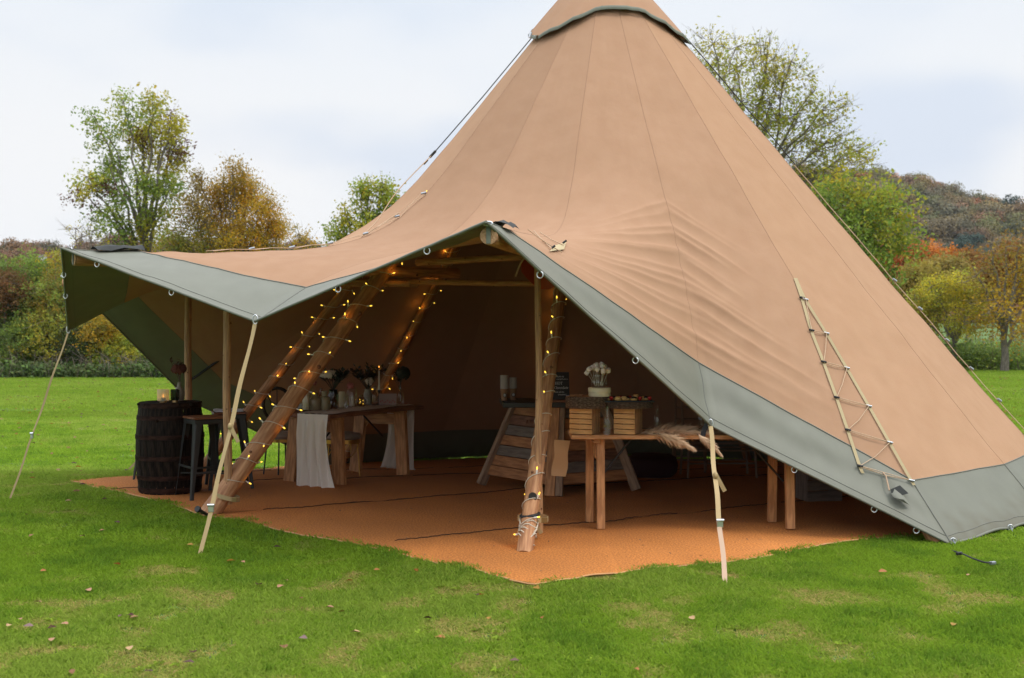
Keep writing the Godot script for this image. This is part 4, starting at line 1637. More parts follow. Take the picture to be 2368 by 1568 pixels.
func make_runners() -> void:
	# gauze runner over the left table, hanging to the floor at both ends
	var tx := Transform3D(Basis(Vector3.UP, atan2(0.87, 0.49)), on_ground(Vector3(-1.775, 0, -12.335), 0.03))
	var o := thing("gauze_runner", "cream gauze runner draped along the flower table to the floor", "table runner", tx.origin, atan2(0.87, 0.49))
	var H := 0.767
	var zo := 0.18
	for e in [-1.0, 1.0]:
		var rows := []
		for j in 34:
			var t := j / 33.0
			var row := []
			for i in 49:
				var u := i / 48.0
				var z := lerpf(-0.20, 0.20, u)
				var fold := sin(u * 19.0 + 0.9 * sin(t * 3.0 + 1.0)) + 0.45 * sin(u * 41.0 + t * 2.5)
				var pt: Vector3
				if t < 0.86:
					var q := t / 0.86
					var amp := 0.030 * smoothstep(0.0, 0.3, q)
					var wide := 1.0 - 0.10 * sin(q * PI) + 0.22 * q * q
					pt = Vector3(e * (0.862 + amp * fold + 0.02 * q * q), H - q * (H - 0.006), z * wide - 0.05 * q * q * e + (zo if e < 0 else 0.06))
				else:
					var q := (t - 0.86) / 0.14
					pt = Vector3(e * (0.882 + 0.030 * fold + q * (0.10 + 0.05 * sin(u * 9.0))), 0.006 + 0.018 * absf(sin(q * 5.0 + u * 14.0)) * (1.0 - 0.6 * q), z * 1.26 - 0.05 * e - 0.06 * q * e + (zo if e < 0 else 0.06))
				row.append(pt)
			rows.append(row)
		var s := Shape.new()
		s.grid(rows, 0.1)
		part("hanging_end", s, M.gauze, o)
	var rows2 := []
	for j in 24:
		var row := []
		for i in 25:
			var u := i / 24.0
			row.append(Vector3(lerpf(-0.862, 0.862, j / 23.0), H + 0.003 + 0.006 * absf(sin(u * 15.0 + j * 0.5)), lerpf(-0.2, 0.2, u) * (1.0 + 0.08 * sin(j * 0.7)) + lerpf(zo, 0.06, j / 23.0)))
		rows2.append(row)
	var s2 := Shape.new()
	s2.grid(rows2, 0.1)
	part("flat_length", s2, M.gauze, o)
	# hessian runner hanging off the left end of the right table
	o = thing("hessian_runner", "tan hessian runner hanging off the left end of the pine table", "table runner", Vector3(0.44, 0, -9.12))
	var rows3 := []
	for j in 16:
		var t := j / 15.0
		var row := []
		for i in 7:
			var u := i / 6.0 - 0.5
			var p := P(1300 - 8.0 * t, 1018 + 84.0 * t, 9.2) + Vector3(0.12 * u + 0.006 * sin(t * 8.0 + u * 4.0), -0.012 * u, -0.03 * u + 0.02 * sin(t * 5.0))
			row.append(p)
		rows3.append(row)
	s2 = Shape.new()
	s2.grid(rows3, 0.1)
	wpart("hanging_end", s2, M.hessian, o)

# ---------------------------------------------------------------- things on tables
func jar(called: String, label: String, cat: String, at: Vector3, prof: Array, m: Material, group := "", segs := 20) -> Node3D:
	var o := thing(called, label, cat, at, 0.0, group)
	var s := Shape.new()
	s.lathe(prof, segs)
	part("body", s, m, o)
	return o

func flame(o: Node3D, at: Vector3, e: float) -> void:
	var s := Shape.new()
	s.lathe([Vector2(0, 0), Vector2(0.0065, 0.006), Vector2(0.007, 0.013), Vector2(0.004, 0.025), Vector2(0.0, 0.038)], 8)
	var f := put("flame", s.done(), M.flame, o)
	f.position = at
	var l := OmniLight3D.new()
	l.name = "flame_glow"
	l.position = Vector3(0, 0.012, 0)
	l.light_color = Color(1.0, 0.66, 0.3)
	l.light_energy = e
	l.light_size = 0.008
	l.omni_range = 8.0
	l.omni_attenuation = 2.0
	l.shadow_enabled = true
	f.add_child(l, true)

func bloom(s: Shape, at: Vector3, r: float, n: int, flat := 1.0) -> void:
	for k in n:
		var d := Vector3(rnd(-1, 1), rnd(-0.5, 1) * flat, rnd(-1, 1)).normalized()
		var p := at + Vector3(d.x, d.y * flat, d.z) * r * rnd(0.55, 1.0)
		var x := d.cross(Vector3(0.2, 1, 0.3)).normalized() * r * 0.34
		var y := d.cross(x).normalized() * r * 0.34
		s.flat([p - x - y * 0.3, p + y + d * r * 0.12, p + x - y * 0.3, p - y - d * r * 0.05])

func spray(s: Shape, at: Vector3, h: float, n: int, spread: float, leafsize: float) -> void:
	for k in n:
		var tip := at + Vector3(rnd(-spread, spread), h * rnd(0.6, 1.0), rnd(-spread, spread))
		var mid := at.lerp(tip, 0.5) + Vector3(0, h * 0.1, 0)
		s.tube([at, mid, tip], 0.0022, 4, false)
		for j in 7:
			var p := mid.lerp(tip, j / 6.0)
			var d := Vector3(rnd(-1, 1), rnd(-0.1, 1), rnd(-1, 1)).normalized()
			var x := d.cross(Vector3.UP).normalized() * leafsize * 0.35
			s.flat([p, p + d * leafsize * 0.5 + x, p + d * leafsize, p + d * leafsize * 0.5 - x])

func bottle(label: String, at: Vector3, m: Material, H: float, r: float, group: String) -> Node3D:
	return jar("bottle", label, "bottle", at, [Vector2(0, 0.002), Vector2(r * 0.9, 0.0), Vector2(r, 0.008), Vector2(r, H * 0.52), Vector2(r * 0.82, H * 0.62), Vector2(r * 0.42, H * 0.72), Vector2(r * 0.38, H * 0.93), Vector2(r * 0.48, H * 0.94), Vector2(r * 0.48, H)], m, group)

func make_small_things() -> void:
	make_left_table_things()
	make_barrel_things()
	make_bar_things()
	make_right_table_things()

func make_barrel_things() -> void:
	var y := on_ground(P(393, 1143, 11.12), 0.03).y + 0.885
	var at := func(X: float, d: float) -> Vector3: return Vector3(P(X, 900, d).x, y, -d)
	var o := jar("candle_lantern", "frosted glass candle holder with a lit candle on the barrel", "candle holder", at.call(377, 10.98), [Vector2(0, 0.012), Vector2(0.050, 0.012), Vector2(0.058, 0.02), Vector2(0.058, 0.126), Vector2(0.055, 0.128)], M.glass_frost)
	var s := Shape.new()
	s.lathe([Vector2(0, 0), Vector2(0.035, 0), Vector2(0.035, 0.014), Vector2(0, 0.014)], 16)
	part("base", s, M.bronze, o)
	s = Shape.new()
	s.lathe([Vector2(0, 0.014), Vector2(0.022, 0.014), Vector2(0.022, 0.045), Vector2(0, 0.047)], 12)
	part("candle", s, M.black, o)
	flame(o, Vector3(0, 0.05, 0.0), 0.004)
	o = jar("candle_jar", "small dark green ribbed candle glass beside the frosted holder", "candle holder", at.call(404, 11.0), [Vector2(0, 0.022), Vector2(0.036, 0.022), Vector2(0.040, 0.030), Vector2(0.040, 0.125), Vector2(0.037, 0.127)], M.glass_green)
	s = Shape.new()
	s.lathe([Vector2(0, 0), Vector2(0.028, 0), Vector2(0.026, 0.022), Vector2(0, 0.022)], 16)
	part("base", s, M.bronze, o)
	s = Shape.new()
	for k in 12:
		var a := TAU * k / 12.0
		s.bar(Vector3(cos(a) * 0.041, 0.03, sin(a) * 0.041), Vector3(cos(a) * 0.041, 0.12, sin(a) * 0.041), 0.004, 0.003)
	part("ribs", s, M.glass_green, o)
	o = jar("flower_vase", "grey bottle vase holding dried rust hydrangea on the barrel", "vase", at.call(414, 11.2), [Vector2(0, 0), Vector2(0.04, 0), Vector2(0.050, 0.02), Vector2(0.052, 0.09), Vector2(0.035, 0.125), Vector2(0.019, 0.15), Vector2(0.017, 0.18), Vector2(0.022, 0.19)], M.vase_grey)
	s = Shape.new()
	for k in 3: s.tube([Vector3(0, 0.15, 0), Vector3(0.006 * k, 0.24, 0.004 * k), Vector3(-0.02 + 0.02 * k, 0.30, 0)], 0.003, 5, false)
	part("stems", s, M.dried_stem, o)
	s = Shape.new()
	bloom(s, Vector3(0.0, 0.32, 0), 0.075, 130, 0.8)
	bloom(s, Vector3(-0.035, 0.31, 0.01), 0.05, 60, 0.8)
	part("flower_heads", s, M.petal_rust, o, "stuff")
	s = Shape.new()
	spray(s, Vector3(-0.01, 0.22, 0), 0.20, 4, 0.09, 0.05)
	part("dried_leaves", s, M.dried_stem, o, "stuff")

func make_left_table_things() -> void:
	var tx := Transform3D(Basis(Vector3.UP, atan2(0.87, 0.49)), on_ground(Vector3(-1.775, 0, -12.335), 0.03))
	var y := tx.origin.y + 0.778
	var at := func(X: float, d: float) -> Vector3: return Vector3(P(X, 900, d).x, y, -d)
	var g := "bottles and jars on the flower table"
	jar("stoneware_bottle", "squat brown stoneware bottle at the near edge of the flower table", "bottle", at.call(729, 11.95), [Vector2(0, 0), Vector2(0.062, 0), Vector2(0.066, 0.006), Vector2(0.066, 0.105), Vector2(0.058, 0.125), Vector2(0.028, 0.150), Vector2(0.022, 0.160), Vector2(0.026, 0.172), Vector2(0.02, 0.185)], M.stoneware, g)
	jar("stoneware_bottle", "pale straight sided stoneware bottle beside the squat brown one", "bottle", at.call(750, 12.0), [Vector2(0, 0), Vector2(0.060, 0), Vector2(0.063, 0.006), Vector2(0.060, 0.125), Vector2(0.052, 0.138), Vector2(0.030, 0.146), Vector2(0.030, 0.178), Vector2(0.034, 0.190), Vector2(0.028, 0.20)], M.stoneware_pale, g)
	var o := jar("glass_cylinder", "tall clear glass cylinder around a cream pillar candle", "candle holder", at.call(707, 11.9), [Vector2(0, 0.004), Vector2(0.064, 0.0), Vector2(0.066, 0.01), Vector2(0.066, 0.30), Vector2(0.064, 0.302)], M.glass)
	var s := Shape.new()
	s.lathe([Vector2(0, 0.006), Vector2(0.037, 0.006), Vector2(0.037, 0.19), Vector2(0.030, 0.195), Vector2(0, 0.188)], 18)
	part("pillar_candle", s, M.wax, o)
	o = thing("pillar_candle", "pale pillar candle in glass behind the stoneware bottles", "candle", at.call(790, 12.35), 0.0, "candles on the flower table")
	s = Shape.new()
	s.lathe([Vector2(0, 0), Vector2(0.034, 0), Vector2(0.034, 0.17), Vector2(0.028, 0.175), Vector2(0, 0.168)], 18)
	part("wax", s, M.wax, o)
	s = Shape.new()
	s.lathe([Vector2(0.055, 0.0), Vector2(0.057, 0.01), Vector2(0.057, 0.15)], 18)
	part("glass", s, M.glass, o)
	o = thing("pillar_candle", "short pale candle under a clear glass cloche", "candle", at.call(813, 12.55), 0.0, "candles on the flower table")
	s = Shape.new()
	s.lathe([Vector2(0, 0), Vector2(0.030, 0), Vector2(0.030, 0.11), Vector2(0, 0.112)], 18)
	part("wax", s, M.wax_pale, o)
	s = Shape.new()
	s.lathe([Vector2(0.055, 0.0), Vector2(0.057, 0.15), Vector2(0.05, 0.20), Vector2(0.025, 0.225), Vector2(0, 0.232)], 18)
	part("glass", s, M.glass, o)
	o = jar("glass_globe", "gold mercury glass globe with fairy lights on the flower table", "lamp", at.call(835, 12.45), [Vector2(0, 0), Vector2(0.03, 0.002), Vector2(0.052, 0.028), Vector2(0.058, 0.055), Vector2(0.052, 0.082), Vector2(0.03, 0.108), Vector2(0.02, 0.115), Vector2(0.02, 0.135)], M.glass_amber)
	for k in 5:
		s = Shape.new()
		s.ball(Vector3(cos(k * 2.1) * 0.022, 0.035 + 0.012 * k, sin(k * 2.1) * 0.022 + 0.02), Vector3.ONE * 0.005, 6, 4)
		part("bulb", s, M.bulb, o)
	for e in [[772, 12.15, 0.15, 0.04, "amber glass votive near the stoneware bottles"], [866, 12.75, 0.22, 0.03, "slim amber glass bottle past the gold globe"], [880, 12.9, 0.16, 0.04, "amber jar close to the taper candle"], [742, 12.35, 0.21, 0.035, "amber bottle behind the pale stoneware bottle"]]:
		bottle(e[4], at.call(e[0], e[1]), M.glass_amber, e[2], e[3], g)
	for e in [[848, 12.6, 0.17, 0.035, "clear glass jar right of the gold globe"], [902, 12.95, 0.14, 0.04, "clear tumbler beside the printed card"], [926, 13.0, 0.20, 0.036, "grey glass bottle vase with one dark bloom, far table end"], [797, 12.2, 0.13, 0.035, "clear tumbler near the pillar candle"]]:
		bottle(e[4], at.call(e[0], e[1]), M.glass, e[2], e[3], g)
	# flower arrangements
	var fg := "dried flower arrangements on the left table"
	o = thing("flower_arrangement", "dried bouquet with a flat cream flower head near the thick pole", "flowers", at.call(770, 12.5), 0.0, fg)
	s = Shape.new()
	s.lathe([Vector2(0, 0), Vector2(0.05, 0), Vector2(0.06, 0.12), Vector2(0.045, 0.17), Vector2(0.05, 0.19)], 16)
	part("vase", s, M.glass_green, o)
	s = Shape.new()
	spray(s, Vector3(0, 0.17, 0), 0.24, 26, 0.19, 0.06)
	part("dark_foliage", s, M.dark_leaf, o, "stuff")
	s = Shape.new()
	spray(s, Vector3(0, 0.17, 0), 0.25, 10, 0.2, 0.05)
	part("dried_stems", s, M.dried_stem, o, "stuff")
	s = Shape.new()
	bloom(s, Vector3(-0.04, 0.36, 0.05), 0.10, 160, 0.45)
	part("cream_head", s, M.petal_white, o)
	for q in [[-0.22, 0.27, 0.05], [0.20, 0.23, 0.06]]:
		s = Shape.new()
		bloom(s, Vector3(q[0], q[1], q[2]), 0.045, 60)
		part("pink_bloom", s, M.petal_pink, o)
	o = thing("flower_arrangement", "dark dried bouquet with one white bloom beside the taper candle", "flowers", at.call(850, 12.85), 0.0, fg)
	s = Shape.new()
	s.lathe([Vector2(0, 0), Vector2(0.045, 0), Vector2(0.05, 0.12), Vector2(0.035, 0.16), Vector2(0.04, 0.18)], 16)
	part("vase", s, M.vase_grey, o)
	s = Shape.new()
	spray(s, Vector3(0, 0.16, 0), 0.30, 26, 0.20, 0.06)
	part("dark_foliage", s, M.dark_leaf, o, "stuff")
	s = Shape.new()
	spray(s, Vector3(0, 0.16, 0), 0.32, 12, 0.2, 0.05)
	part("dried_stems", s, M.dried_stem, o, "stuff")
	s = Shape.new()
	bloom(s, Vector3(0.03, 0.27, 0.08), 0.05, 80)
	part("white_bloom", s, M.petal_white, o)
	o = thing("dark_bloom", "single dark dried bloom leaning at the far end of the table", "flowers", at.call(925, 13.02), 0.0, fg)
	s = Shape.new()
	s.tube([Vector3(0, 0.05, 0), Vector3(0.0, 0.22, 0), Vector3(0.02, 0.32, 0)], 0.004, 5)
	part("stem", s, M.dark_leaf, o)
	s = Shape.new()
	bloom(s, Vector3(0.03, 0.35, 0), 0.085, 150, 0.9)
	part("flower_head", s, M.dark_leaf, o)
	s = Shape.new()
	spray(s, Vector3(0, 0.15, 0), 0.22, 5, 0.13, 0.05)
	part("leaves", s, M.dark_leaf, o, "stuff")
	# taper candles
	o = thing("taper_candle", "tall lit taper candle in a dark holder on the flower table", "candle", at.call(876, 12.8), 0.0, "taper candles on the flower table")
	s = Shape.new()
	s.lathe([Vector2(0, 0), Vector2(0.035, 0), Vector2(0.035, 0.006), Vector2(0.008, 0.02), Vector2(0.008, 0.14), Vector2(0.016, 0.15), Vector2(0.016, 0.17), Vector2(0, 0.17)], 14)
	part("holder", s, M.black, o)
	s = Shape.new()
	s.lathe([Vector2(0, 0.165), Vector2(0.011, 0.165), Vector2(0.009, 0.405), Vector2(0, 0.408)], 12)
	part("taper", s, M.wax_pale, o)
	flame(o, Vector3(0, 0.412, 0), 0.006)
	o = thing("taper_candle", "unlit taper candle by the thick pole, behind the pink bloom", "candle", at.call(715, 12.2), 0.0, "taper candles on the flower table")
	s = Shape.new()
	s.lathe([Vector2(0, 0), Vector2(0.035, 0), Vector2(0.03, 0.01), Vector2(0.01, 0.02), Vector2(0.01, 0.22), Vector2(0.018, 0.24), Vector2(0, 0.24)], 14)
	part("holder", s, M.bronze, o)
	s = Shape.new()
	s.lathe([Vector2(0, 0.235), Vector2(0.011, 0.235), Vector2(0.009, 0.42), Vector2(0, 0.423)], 12)
	part("taper", s, M.wax_pale, o)
	# printed card, napkins
	o = thing("table_card", "pink and white printed card standing near the taper candle", "card", at.call(896, 12.75), 0.0)
	s = Shape.new()
	s.box(Transform3D(Basis(Vector3.RIGHT, -0.2), Vector3(0, 0.065, 0)), Vector3(0.20, 0.13, 0.004), 0.001)
	part("sheet", s, M.card, o)
	s = Shape.new()
	for k in 9:
		s.box(Transform3D(Basis(Vector3.RIGHT, -0.2), Vector3(-0.08 + 0.02 * k, 0.04 + 0.012 * sin(k * 2.0), 0.009)), Vector3(0.012, 0.02, 0.003), 0.001)
	part("print", s, M.card_red, o)
	o = thing("folded_napkins", "white folded napkins on a plate at the near table corner", "napkins", at.call(683, 12.05), 0.4)
	s = Shape.new()
	s.lathe([Vector2(0, 0), Vector2(0.10, 0.002), Vector2(0.13, 0.012), Vector2(0.125, 0.014), Vector2(0, 0.008)], 24)
	part("plate", s, M.cup_rim, o)
	for k in 3:
		s = Shape.new()
		s.box(Transform3D(Basis(Vector3.UP, 0.2 * k), Vector3(0.01 * k, 0.022 + 0.014 * k, 0)), Vector3(0.15, 0.012, 0.12), 0.005)
		part("napkin", s, M.linen_white, o)

func make_bar_things() -> void:
	var y := on_ground(Vector3(0.46, 0, -11.35), 0.03).y + 0.884
	var at := func(X: float, d: float) -> Vector3: return Vector3(P(X, 930, d).x, y, -d)
	for e in [[1166, 11.28, 15, "taller stack of brown paper cups on the left of the bar", 0.041], [1186, 11.36, 12, "shorter stack of brown paper cups, second on the bar", 0.036]]:
		var o := thing("paper_cup_stack", e[3], "paper cups", at.call(e[0], e[1]), 0.0, "stacks of paper cups on the bar")
		var s := Shape.new()
		s.lathe([Vector2(0, 0), Vector2(e[4] * 0.72, 0), Vector2(e[4], 0.11), Vector2(e[4] + 0.003, 0.115), Vector2(e[4], 0.118)], 24)
		part("cup", s, M.paper_cup, o)
		for k in e[2]:
			s = Shape.new()
			var b: float = 0.117 + 0.0092 * k
			s.lathe([Vector2(e[4] * 0.96, b), Vector2(e[4] * 0.985, b + 0.0055), Vector2(e[4] + 0.0035, b + 0.006), Vector2(e[4] + 0.0035, b + 0.0088), Vector2(e[4] * 0.94, b + 0.009)], 24)
			part("cup_rim", s, M.cup_rim, o)
		s = Shape.new()
		var c := Vector3(0.004, 0.055, e[4] * 0.86 + 0.003)
		s.ball(c, Vector3(0.020, 0.021, 0.004), 16, 6)
		part("printed_disc", s, M.black, o)
		s = Shape.new()
		s.ball(c + Vector3(0, 0, 0.002), Vector3(0.0145, 0.0155, 0.004), 16, 6)
		part("disc_ring", s, M.cup_rim, o)
		s = Shape.new()
		s.ball(c + Vector3(0, 0, 0.0035), Vector3(0.009, 0.010, 0.004), 12, 6)
		part("disc_centre", s, M.zinc, o)
	var o := thing("chalkboard_sign", "small black chalkboard with handwritten hot chocolate lettering", "sign", at.call(1296, 11.0), 0.1)
	var s := Shape.new()
	s.box(Transform3D(Basis(Vector3.RIGHT, -0.12), Vector3(0, 0.16, 0)), Vector3(0.17, 0.27, 0.014), 0.003)
	part("board", s, M.black, o)
	s = Shape.new()
	s.box(Transform3D(Basis(), Vector3(0, 0.012, 0.0)), Vector3(0.20, 0.024, 0.06), 0.003)
	part("stand", s, M.pine_dark, o)
	var font := SystemFont.new()
	font.font_names = PackedStringArray(["Droid Serif"])
	font.font_italic = true
	var line := 0
	for w in [["warm up", 0.252, 0.020, -0.01], ["yourself with a", 0.226, 0.016, 0.015], ["HOT", 0.186, 0.036, -0.02], ["Chocolate", 0.142, 0.030, 0.005], ["with all the", 0.10, 0.018, -0.015], ["yummies!", 0.076, 0.018, 0.012]]:
		var tm := TextMesh.new()
		tm.text = w[0]
		tm.font = font
		tm.font_size = 40
		tm.pixel_size = float(w[2]) / 40.0
		tm.depth = 0.0015
		tm.curve_step = 2.0
		var e := put("lettering", tm, M.chalk, o)
		e.transform = Transform3D(Basis(Vector3.RIGHT, -0.12), Vector3(w[3], w[1], 0.0105 - (w[1] - 0.16) * 0.12))
		line += 1
	for e in [[1316, 10.95, "lilac tinted jar beside the chalkboard"], [1328, 10.9, "lilac tinted jar next to the log slice"]]:
		o = jar("topping_jar", e[2], "jar", at.call(e[0], e[1]), [Vector2(0, 0), Vector2(0.036, 0), Vector2(0.04, 0.01), Vector2(0.04, 0.08), Vector2(0.038, 0.085)], M.glass, "topping jars on the bar")
		s = Shape.new()
		s.lathe([Vector2(0, 0.004), Vector2(0.034, 0.004), Vector2(0.036, 0.065), Vector2(0, 0.068)], 16)
		part("topping", s, M.plum, o)

func make_right_table_things() -> void:
	var y := on_ground(Vector3(1.40, 0, -9.19), 0.03).y + 0.767
	var at := func(X: float, d: float) -> Vector3: return Vector3(P(X, 930, d).x, y, -d)
	# crates with slatted fronts
	var crates := []
	for e in [[1352, 9.02, 0.19, 0.206, "slatted pine crate under the thick bark log slice"], [1452, 9.02, 0.175, 0.206, "slatted pine crate under the food tray"]]:
		var o := thing("wooden_crate", e[4], "crate", at.call(e[0], e[1]), -0.42, "slatted crates used as risers")
		var w: float = e[2]
		var h: float = e[3]
		for k in 5:
			var s := Shape.new()
			s.box(Transform3D(Basis(), Vector3(0, h * (k + 0.5) / 5.0, 0.095)), Vector3(w, h / 5.0 - 0.005, 0.010), 0.002)
			part("slat", s, M.crate_wood, o)
			s = Shape.new()
			s.box(Transform3D(Basis(), Vector3(0, h * (k + 0.5) / 5.0, -0.095)), Vector3(w, h / 5.0 - 0.005, 0.010), 0.002)
			part("slat", s, M.crate_wood, o)
		for x in [-w * 0.5 + 0.008, w * 0.5 - 0.008]:
			var s := Shape.new()
			s.box(Transform3D(Basis(), Vector3(x, h * 0.5, 0)), Vector3(0.013, h - 0.002, 0.178), 0.002)
			part("end_board", s, M.crate_side, o)
		crates.append(o.position + Vector3(0, h, 0))
	# log slices
	for e in [[0, 0.168, 0.092, "thick bark edged log slice on the left crate"], [1, 0.190, 0.048, "wide thin bark edged log slice on the right crate"]]:
		var c: Vector3 = crates[e[0]] + Vector3(0.012 if e[0] == 0 else 0.0, 0.001, 0)
		var o := thing("log_slice", e[3], "log slice", c, 0.0, "log slices used as cake stands")
		var s := Shape.new()
		var rows := []
		for j in 7:
			var row := []
			for i in 49:
				var a := TAU * i / 48.0
				var r: float = e[1] * (1.0 + 0.035 * sin(a * 3.0 + e[0]) + 0.018 * sin(a * 11.0 + j) + 0.012 * sin(a * 23.0 + j * 2.0)) - (0.006 if j == 0 or j == 6 else 0.0)
				row.append(Vector3(cos(a) * r, e[2] * j / 6.0, sin(a) * r))
			rows.append(row)
		s.grid(rows, 0.03)
		part("bark", s, M.bark, o)
		for yy in [0.001, e[2]]:
			s = Shape.new()
			var i0 := s.vert(Vector3(0, yy, 0), Vector3.UP if yy > 0.01 else Vector3.DOWN, Vector2(0.5, 0.5))
			for i in 49:
				var p: Vector3 = rows[6 if yy > 0.01 else 0][i]
				s.vert(Vector3(p.x, yy, p.z), Vector3.UP if yy > 0.01 else Vector3.DOWN, Vector2(p.x, p.z) * 4.0)
			for i in 48: s.tri(i0, i0 + 1 + i, i0 + 2 + i)
			part("cut_face", s, M.log_end, o)
	var top0: Vector3 = crates[0] + Vector3(0, 0.094, 0)
	var top1: Vector3 = crates[1] + Vector3(0, 0.050, 0)
	# cream tin with the marshmallow jar
	var tin_at := Vector3(P(1386, 900, 9.0).x, top0.y, -9.0)
	var o := jar("cream_tin", "round cream tin with a banded rim on the log slice", "tin", tin_at, [Vector2(0, 0.0), Vector2(0.086, 0.0), Vector2(0.088, 0.004), Vector2(0.088, 0.032), Vector2(0.092, 0.034), Vector2(0.092, 0.066), Vector2(0.088, 0.070), Vector2(0, 0.070)], M.cream, "", 32)
	var s := Shape.new()
	s.lathe([Vector2(0.090, 0.010), Vector2(0.0915, 0.013), Vector2(0.090, 0.016)], 32)
	part("lower_band", s, M.cream, o)
	o = jar("marshmallow_jar", "clear glass jar full of marshmallows on sticks", "jar", tin_at + Vector3(-0.005, 0.072, -0.01), [Vector2(0, 0.003), Vector2(0.060, 0.0), Vector2(0.066, 0.008), Vector2(0.066, 0.06), Vector2(0.050, 0.085), Vector2(0.050, 0.10)], M.glass)
	for k in 13:
		var a := k * 2.4
		var r := 0.022 + 0.0075 * k * 0.95
		var tip := Vector3(cos(a) * r, 0.182 - 0.0050 * k + 0.008 * sin(k * 3.0), sin(a) * r * 0.8)
		s = Shape.new()
		s.tube([Vector3(cos(a) * 0.03, 0.01, sin(a) * 0.03), tip], 0.0016, 4)
		part("stick", s, M.wax_pale, o)
		s = Shape.new()
		var d := (tip - Vector3(0, 0.05, 0)).normalized()
		d = (d + V(rnd(-0.7, 0.7), rnd(-0.3, 0.3), rnd(-0.7, 0.7))).normalized()
		s.tube([tip - d * 0.017, tip - d * 0.014, tip + d * 0.014, tip + d * 0.017], [0.016, 0.0205, 0.0205, 0.016], 9)
		part("marshmallow", s, M.marshmallow, o)
	for k in 6:
		o = thing("walnut", "small brown nut on the thick log slice, %s from the left" % ["first", "second", "third", "fourth", "fifth", "sixth"][k], "nut", top0 + Vector3(-0.11 + 0.017 * k, 0.001, 0.07 + 0.018 * sin(k * 2.0)), 0.0, "nuts on the thick log slice")
		s = Shape.new()
		s.ball(Vector3(0, 0.009, 0), Vector3(0.012, 0.010, 0.011), 8, 6, 0.1, k)
		part("shell", s, M.plank_orange, o)
	# food tray
	var tray := thing("food_tray", "flat black tray of sweet treats on the right log slice", "tray", top1 + Vector3(0.0, 0, 0.0))
	s = Shape.new()
	s.box(Transform3D(Basis(), Vector3(0, 0.006, 0)), Vector3(0.40, 0.010, 0.24), 0.004)
	part("plate", s, M.slate, tray)
	var nth := ["first", "second", "third", "fourth", "fifth", "sixth", "seventh", "eighth", "ninth", "tenth", "eleventh", "twelfth", "thirteenth", "last"]
	for k in 14:
		var p := top1 + Vector3(-0.165 + 0.0255 * k, 0.012, 0.05 * sin(k * 2.6) + 0.02)
		if k % 3 == 1:
			o = thing("strawberry", "red strawberry with green leaves, %s treat from the left on the tray" % nth[k], "strawberry", p, 0.0, "strawberries on the black tray")
			s = Shape.new()
			s.lathe([Vector2(0, 0.0), Vector2(0.010, 0.005), Vector2(0.017, 0.020), Vector2(0.016, 0.030), Vector2(0.006, 0.035), Vector2(0, 0.036)], 12)
			part("fruit", s, M.strawberry, o)
			s = Shape.new()
			for i in 5:
				var a := TAU * i / 5.0
				s.flat([Vector3(0, 0.036, 0), Vector3(cos(a - 0.3) * 0.012, 0.038, sin(a - 0.3) * 0.012), Vector3(cos(a) * 0.022, 0.033, sin(a) * 0.022), Vector3(cos(a + 0.3) * 0.012, 0.038, sin(a + 0.3) * 0.012)])
			part("leaves", s, M.berry_leaf, o)
		else:
			o = thing("filled_bun", "small golden bun %s, %s treat from the left on the tray" % ["glazed with dark chocolate" if k % 2 == 0 else "with a plain golden top", nth[k]], "bun", p + Vector3(0, 0.012 if k in [9, 10] else 0.0, 0), 0.0, "chocolate topped buns on the black tray")
			s = Shape.new()
			s.lathe([Vector2(0, 0), Vector2(0.022, 0.0), Vector2(0.028, 0.008), Vector2(0.026, 0.018), Vector2(0.0, 0.022)], 14)
			part("bun", s, M.bun, o)
			s = Shape.new()
			s.lathe([Vector2(0.0265, 0.017), Vector2(0.027, 0.022), Vector2(0.018, 0.031), Vector2(0, 0.034)], 14)
			part("glaze", s, M.chocolate if k % 2 == 0 else M.bun, o)
	bottle("clear glass bottle standing in front of the two crates", at.call(1404, 8.86), M.glass, 0.225, 0.031, "clear bottles on the pine table")
	bottle("clear glass bottle right of the food tray", at.call(1519, 9.1), M.glass, 0.225, 0.028, "clear bottles on the pine table")
	bottle("clear glass bottle near the right tie down strap", at.call(1622, 9.15), M.glass, 0.235, 0.028, "clear bottles on the pine table")
	# pampas grass plumes
	var pl := [[1468, 1007, 1590, 990, 9.05, 0.045], [1490, 1004, 1620, 1000, 8.95, 0.055], [1520, 1003, 1585, 1030, 8.78, 0.042], [1540, 995, 1660, 1005, 9.1, 0.05], [1612, 1004, 1650, 1036, 8.80, 0.026], [1640, 1002, 1730, 1004, 9.05, 0.040]]
	for k in pl.size():
		var e: Array = pl[k]
		var a := P(e[0], e[1], e[4])
		var b := P(e[2], e[3], e[4] - 0.03)
		var words: String = ["pampas plume lying nearest the left bottles on the pine table", "broad beige pampas plume along the table front", "pampas plume drooping over the front table edge", "pampas plume lying across the middle of the bunch", "small pampas plume hanging down beside the right strap", "pampas plume running off under the grey skirt", "thin pampas tip drooping at the far right"][k]
		o = thing("pampas_plume", words, "pampas grass", a, 0.0, "pampas grass plumes on the pine table")
		s = Shape.new()
		s.tube([a, a.lerp(b, 0.5) + Vector3(0, 0.012, 0), b], 0.004, 5)
		wpart("stem", s, M.dried_stem, o)
		s = Shape.new()
		var d := (b - a).normalized()
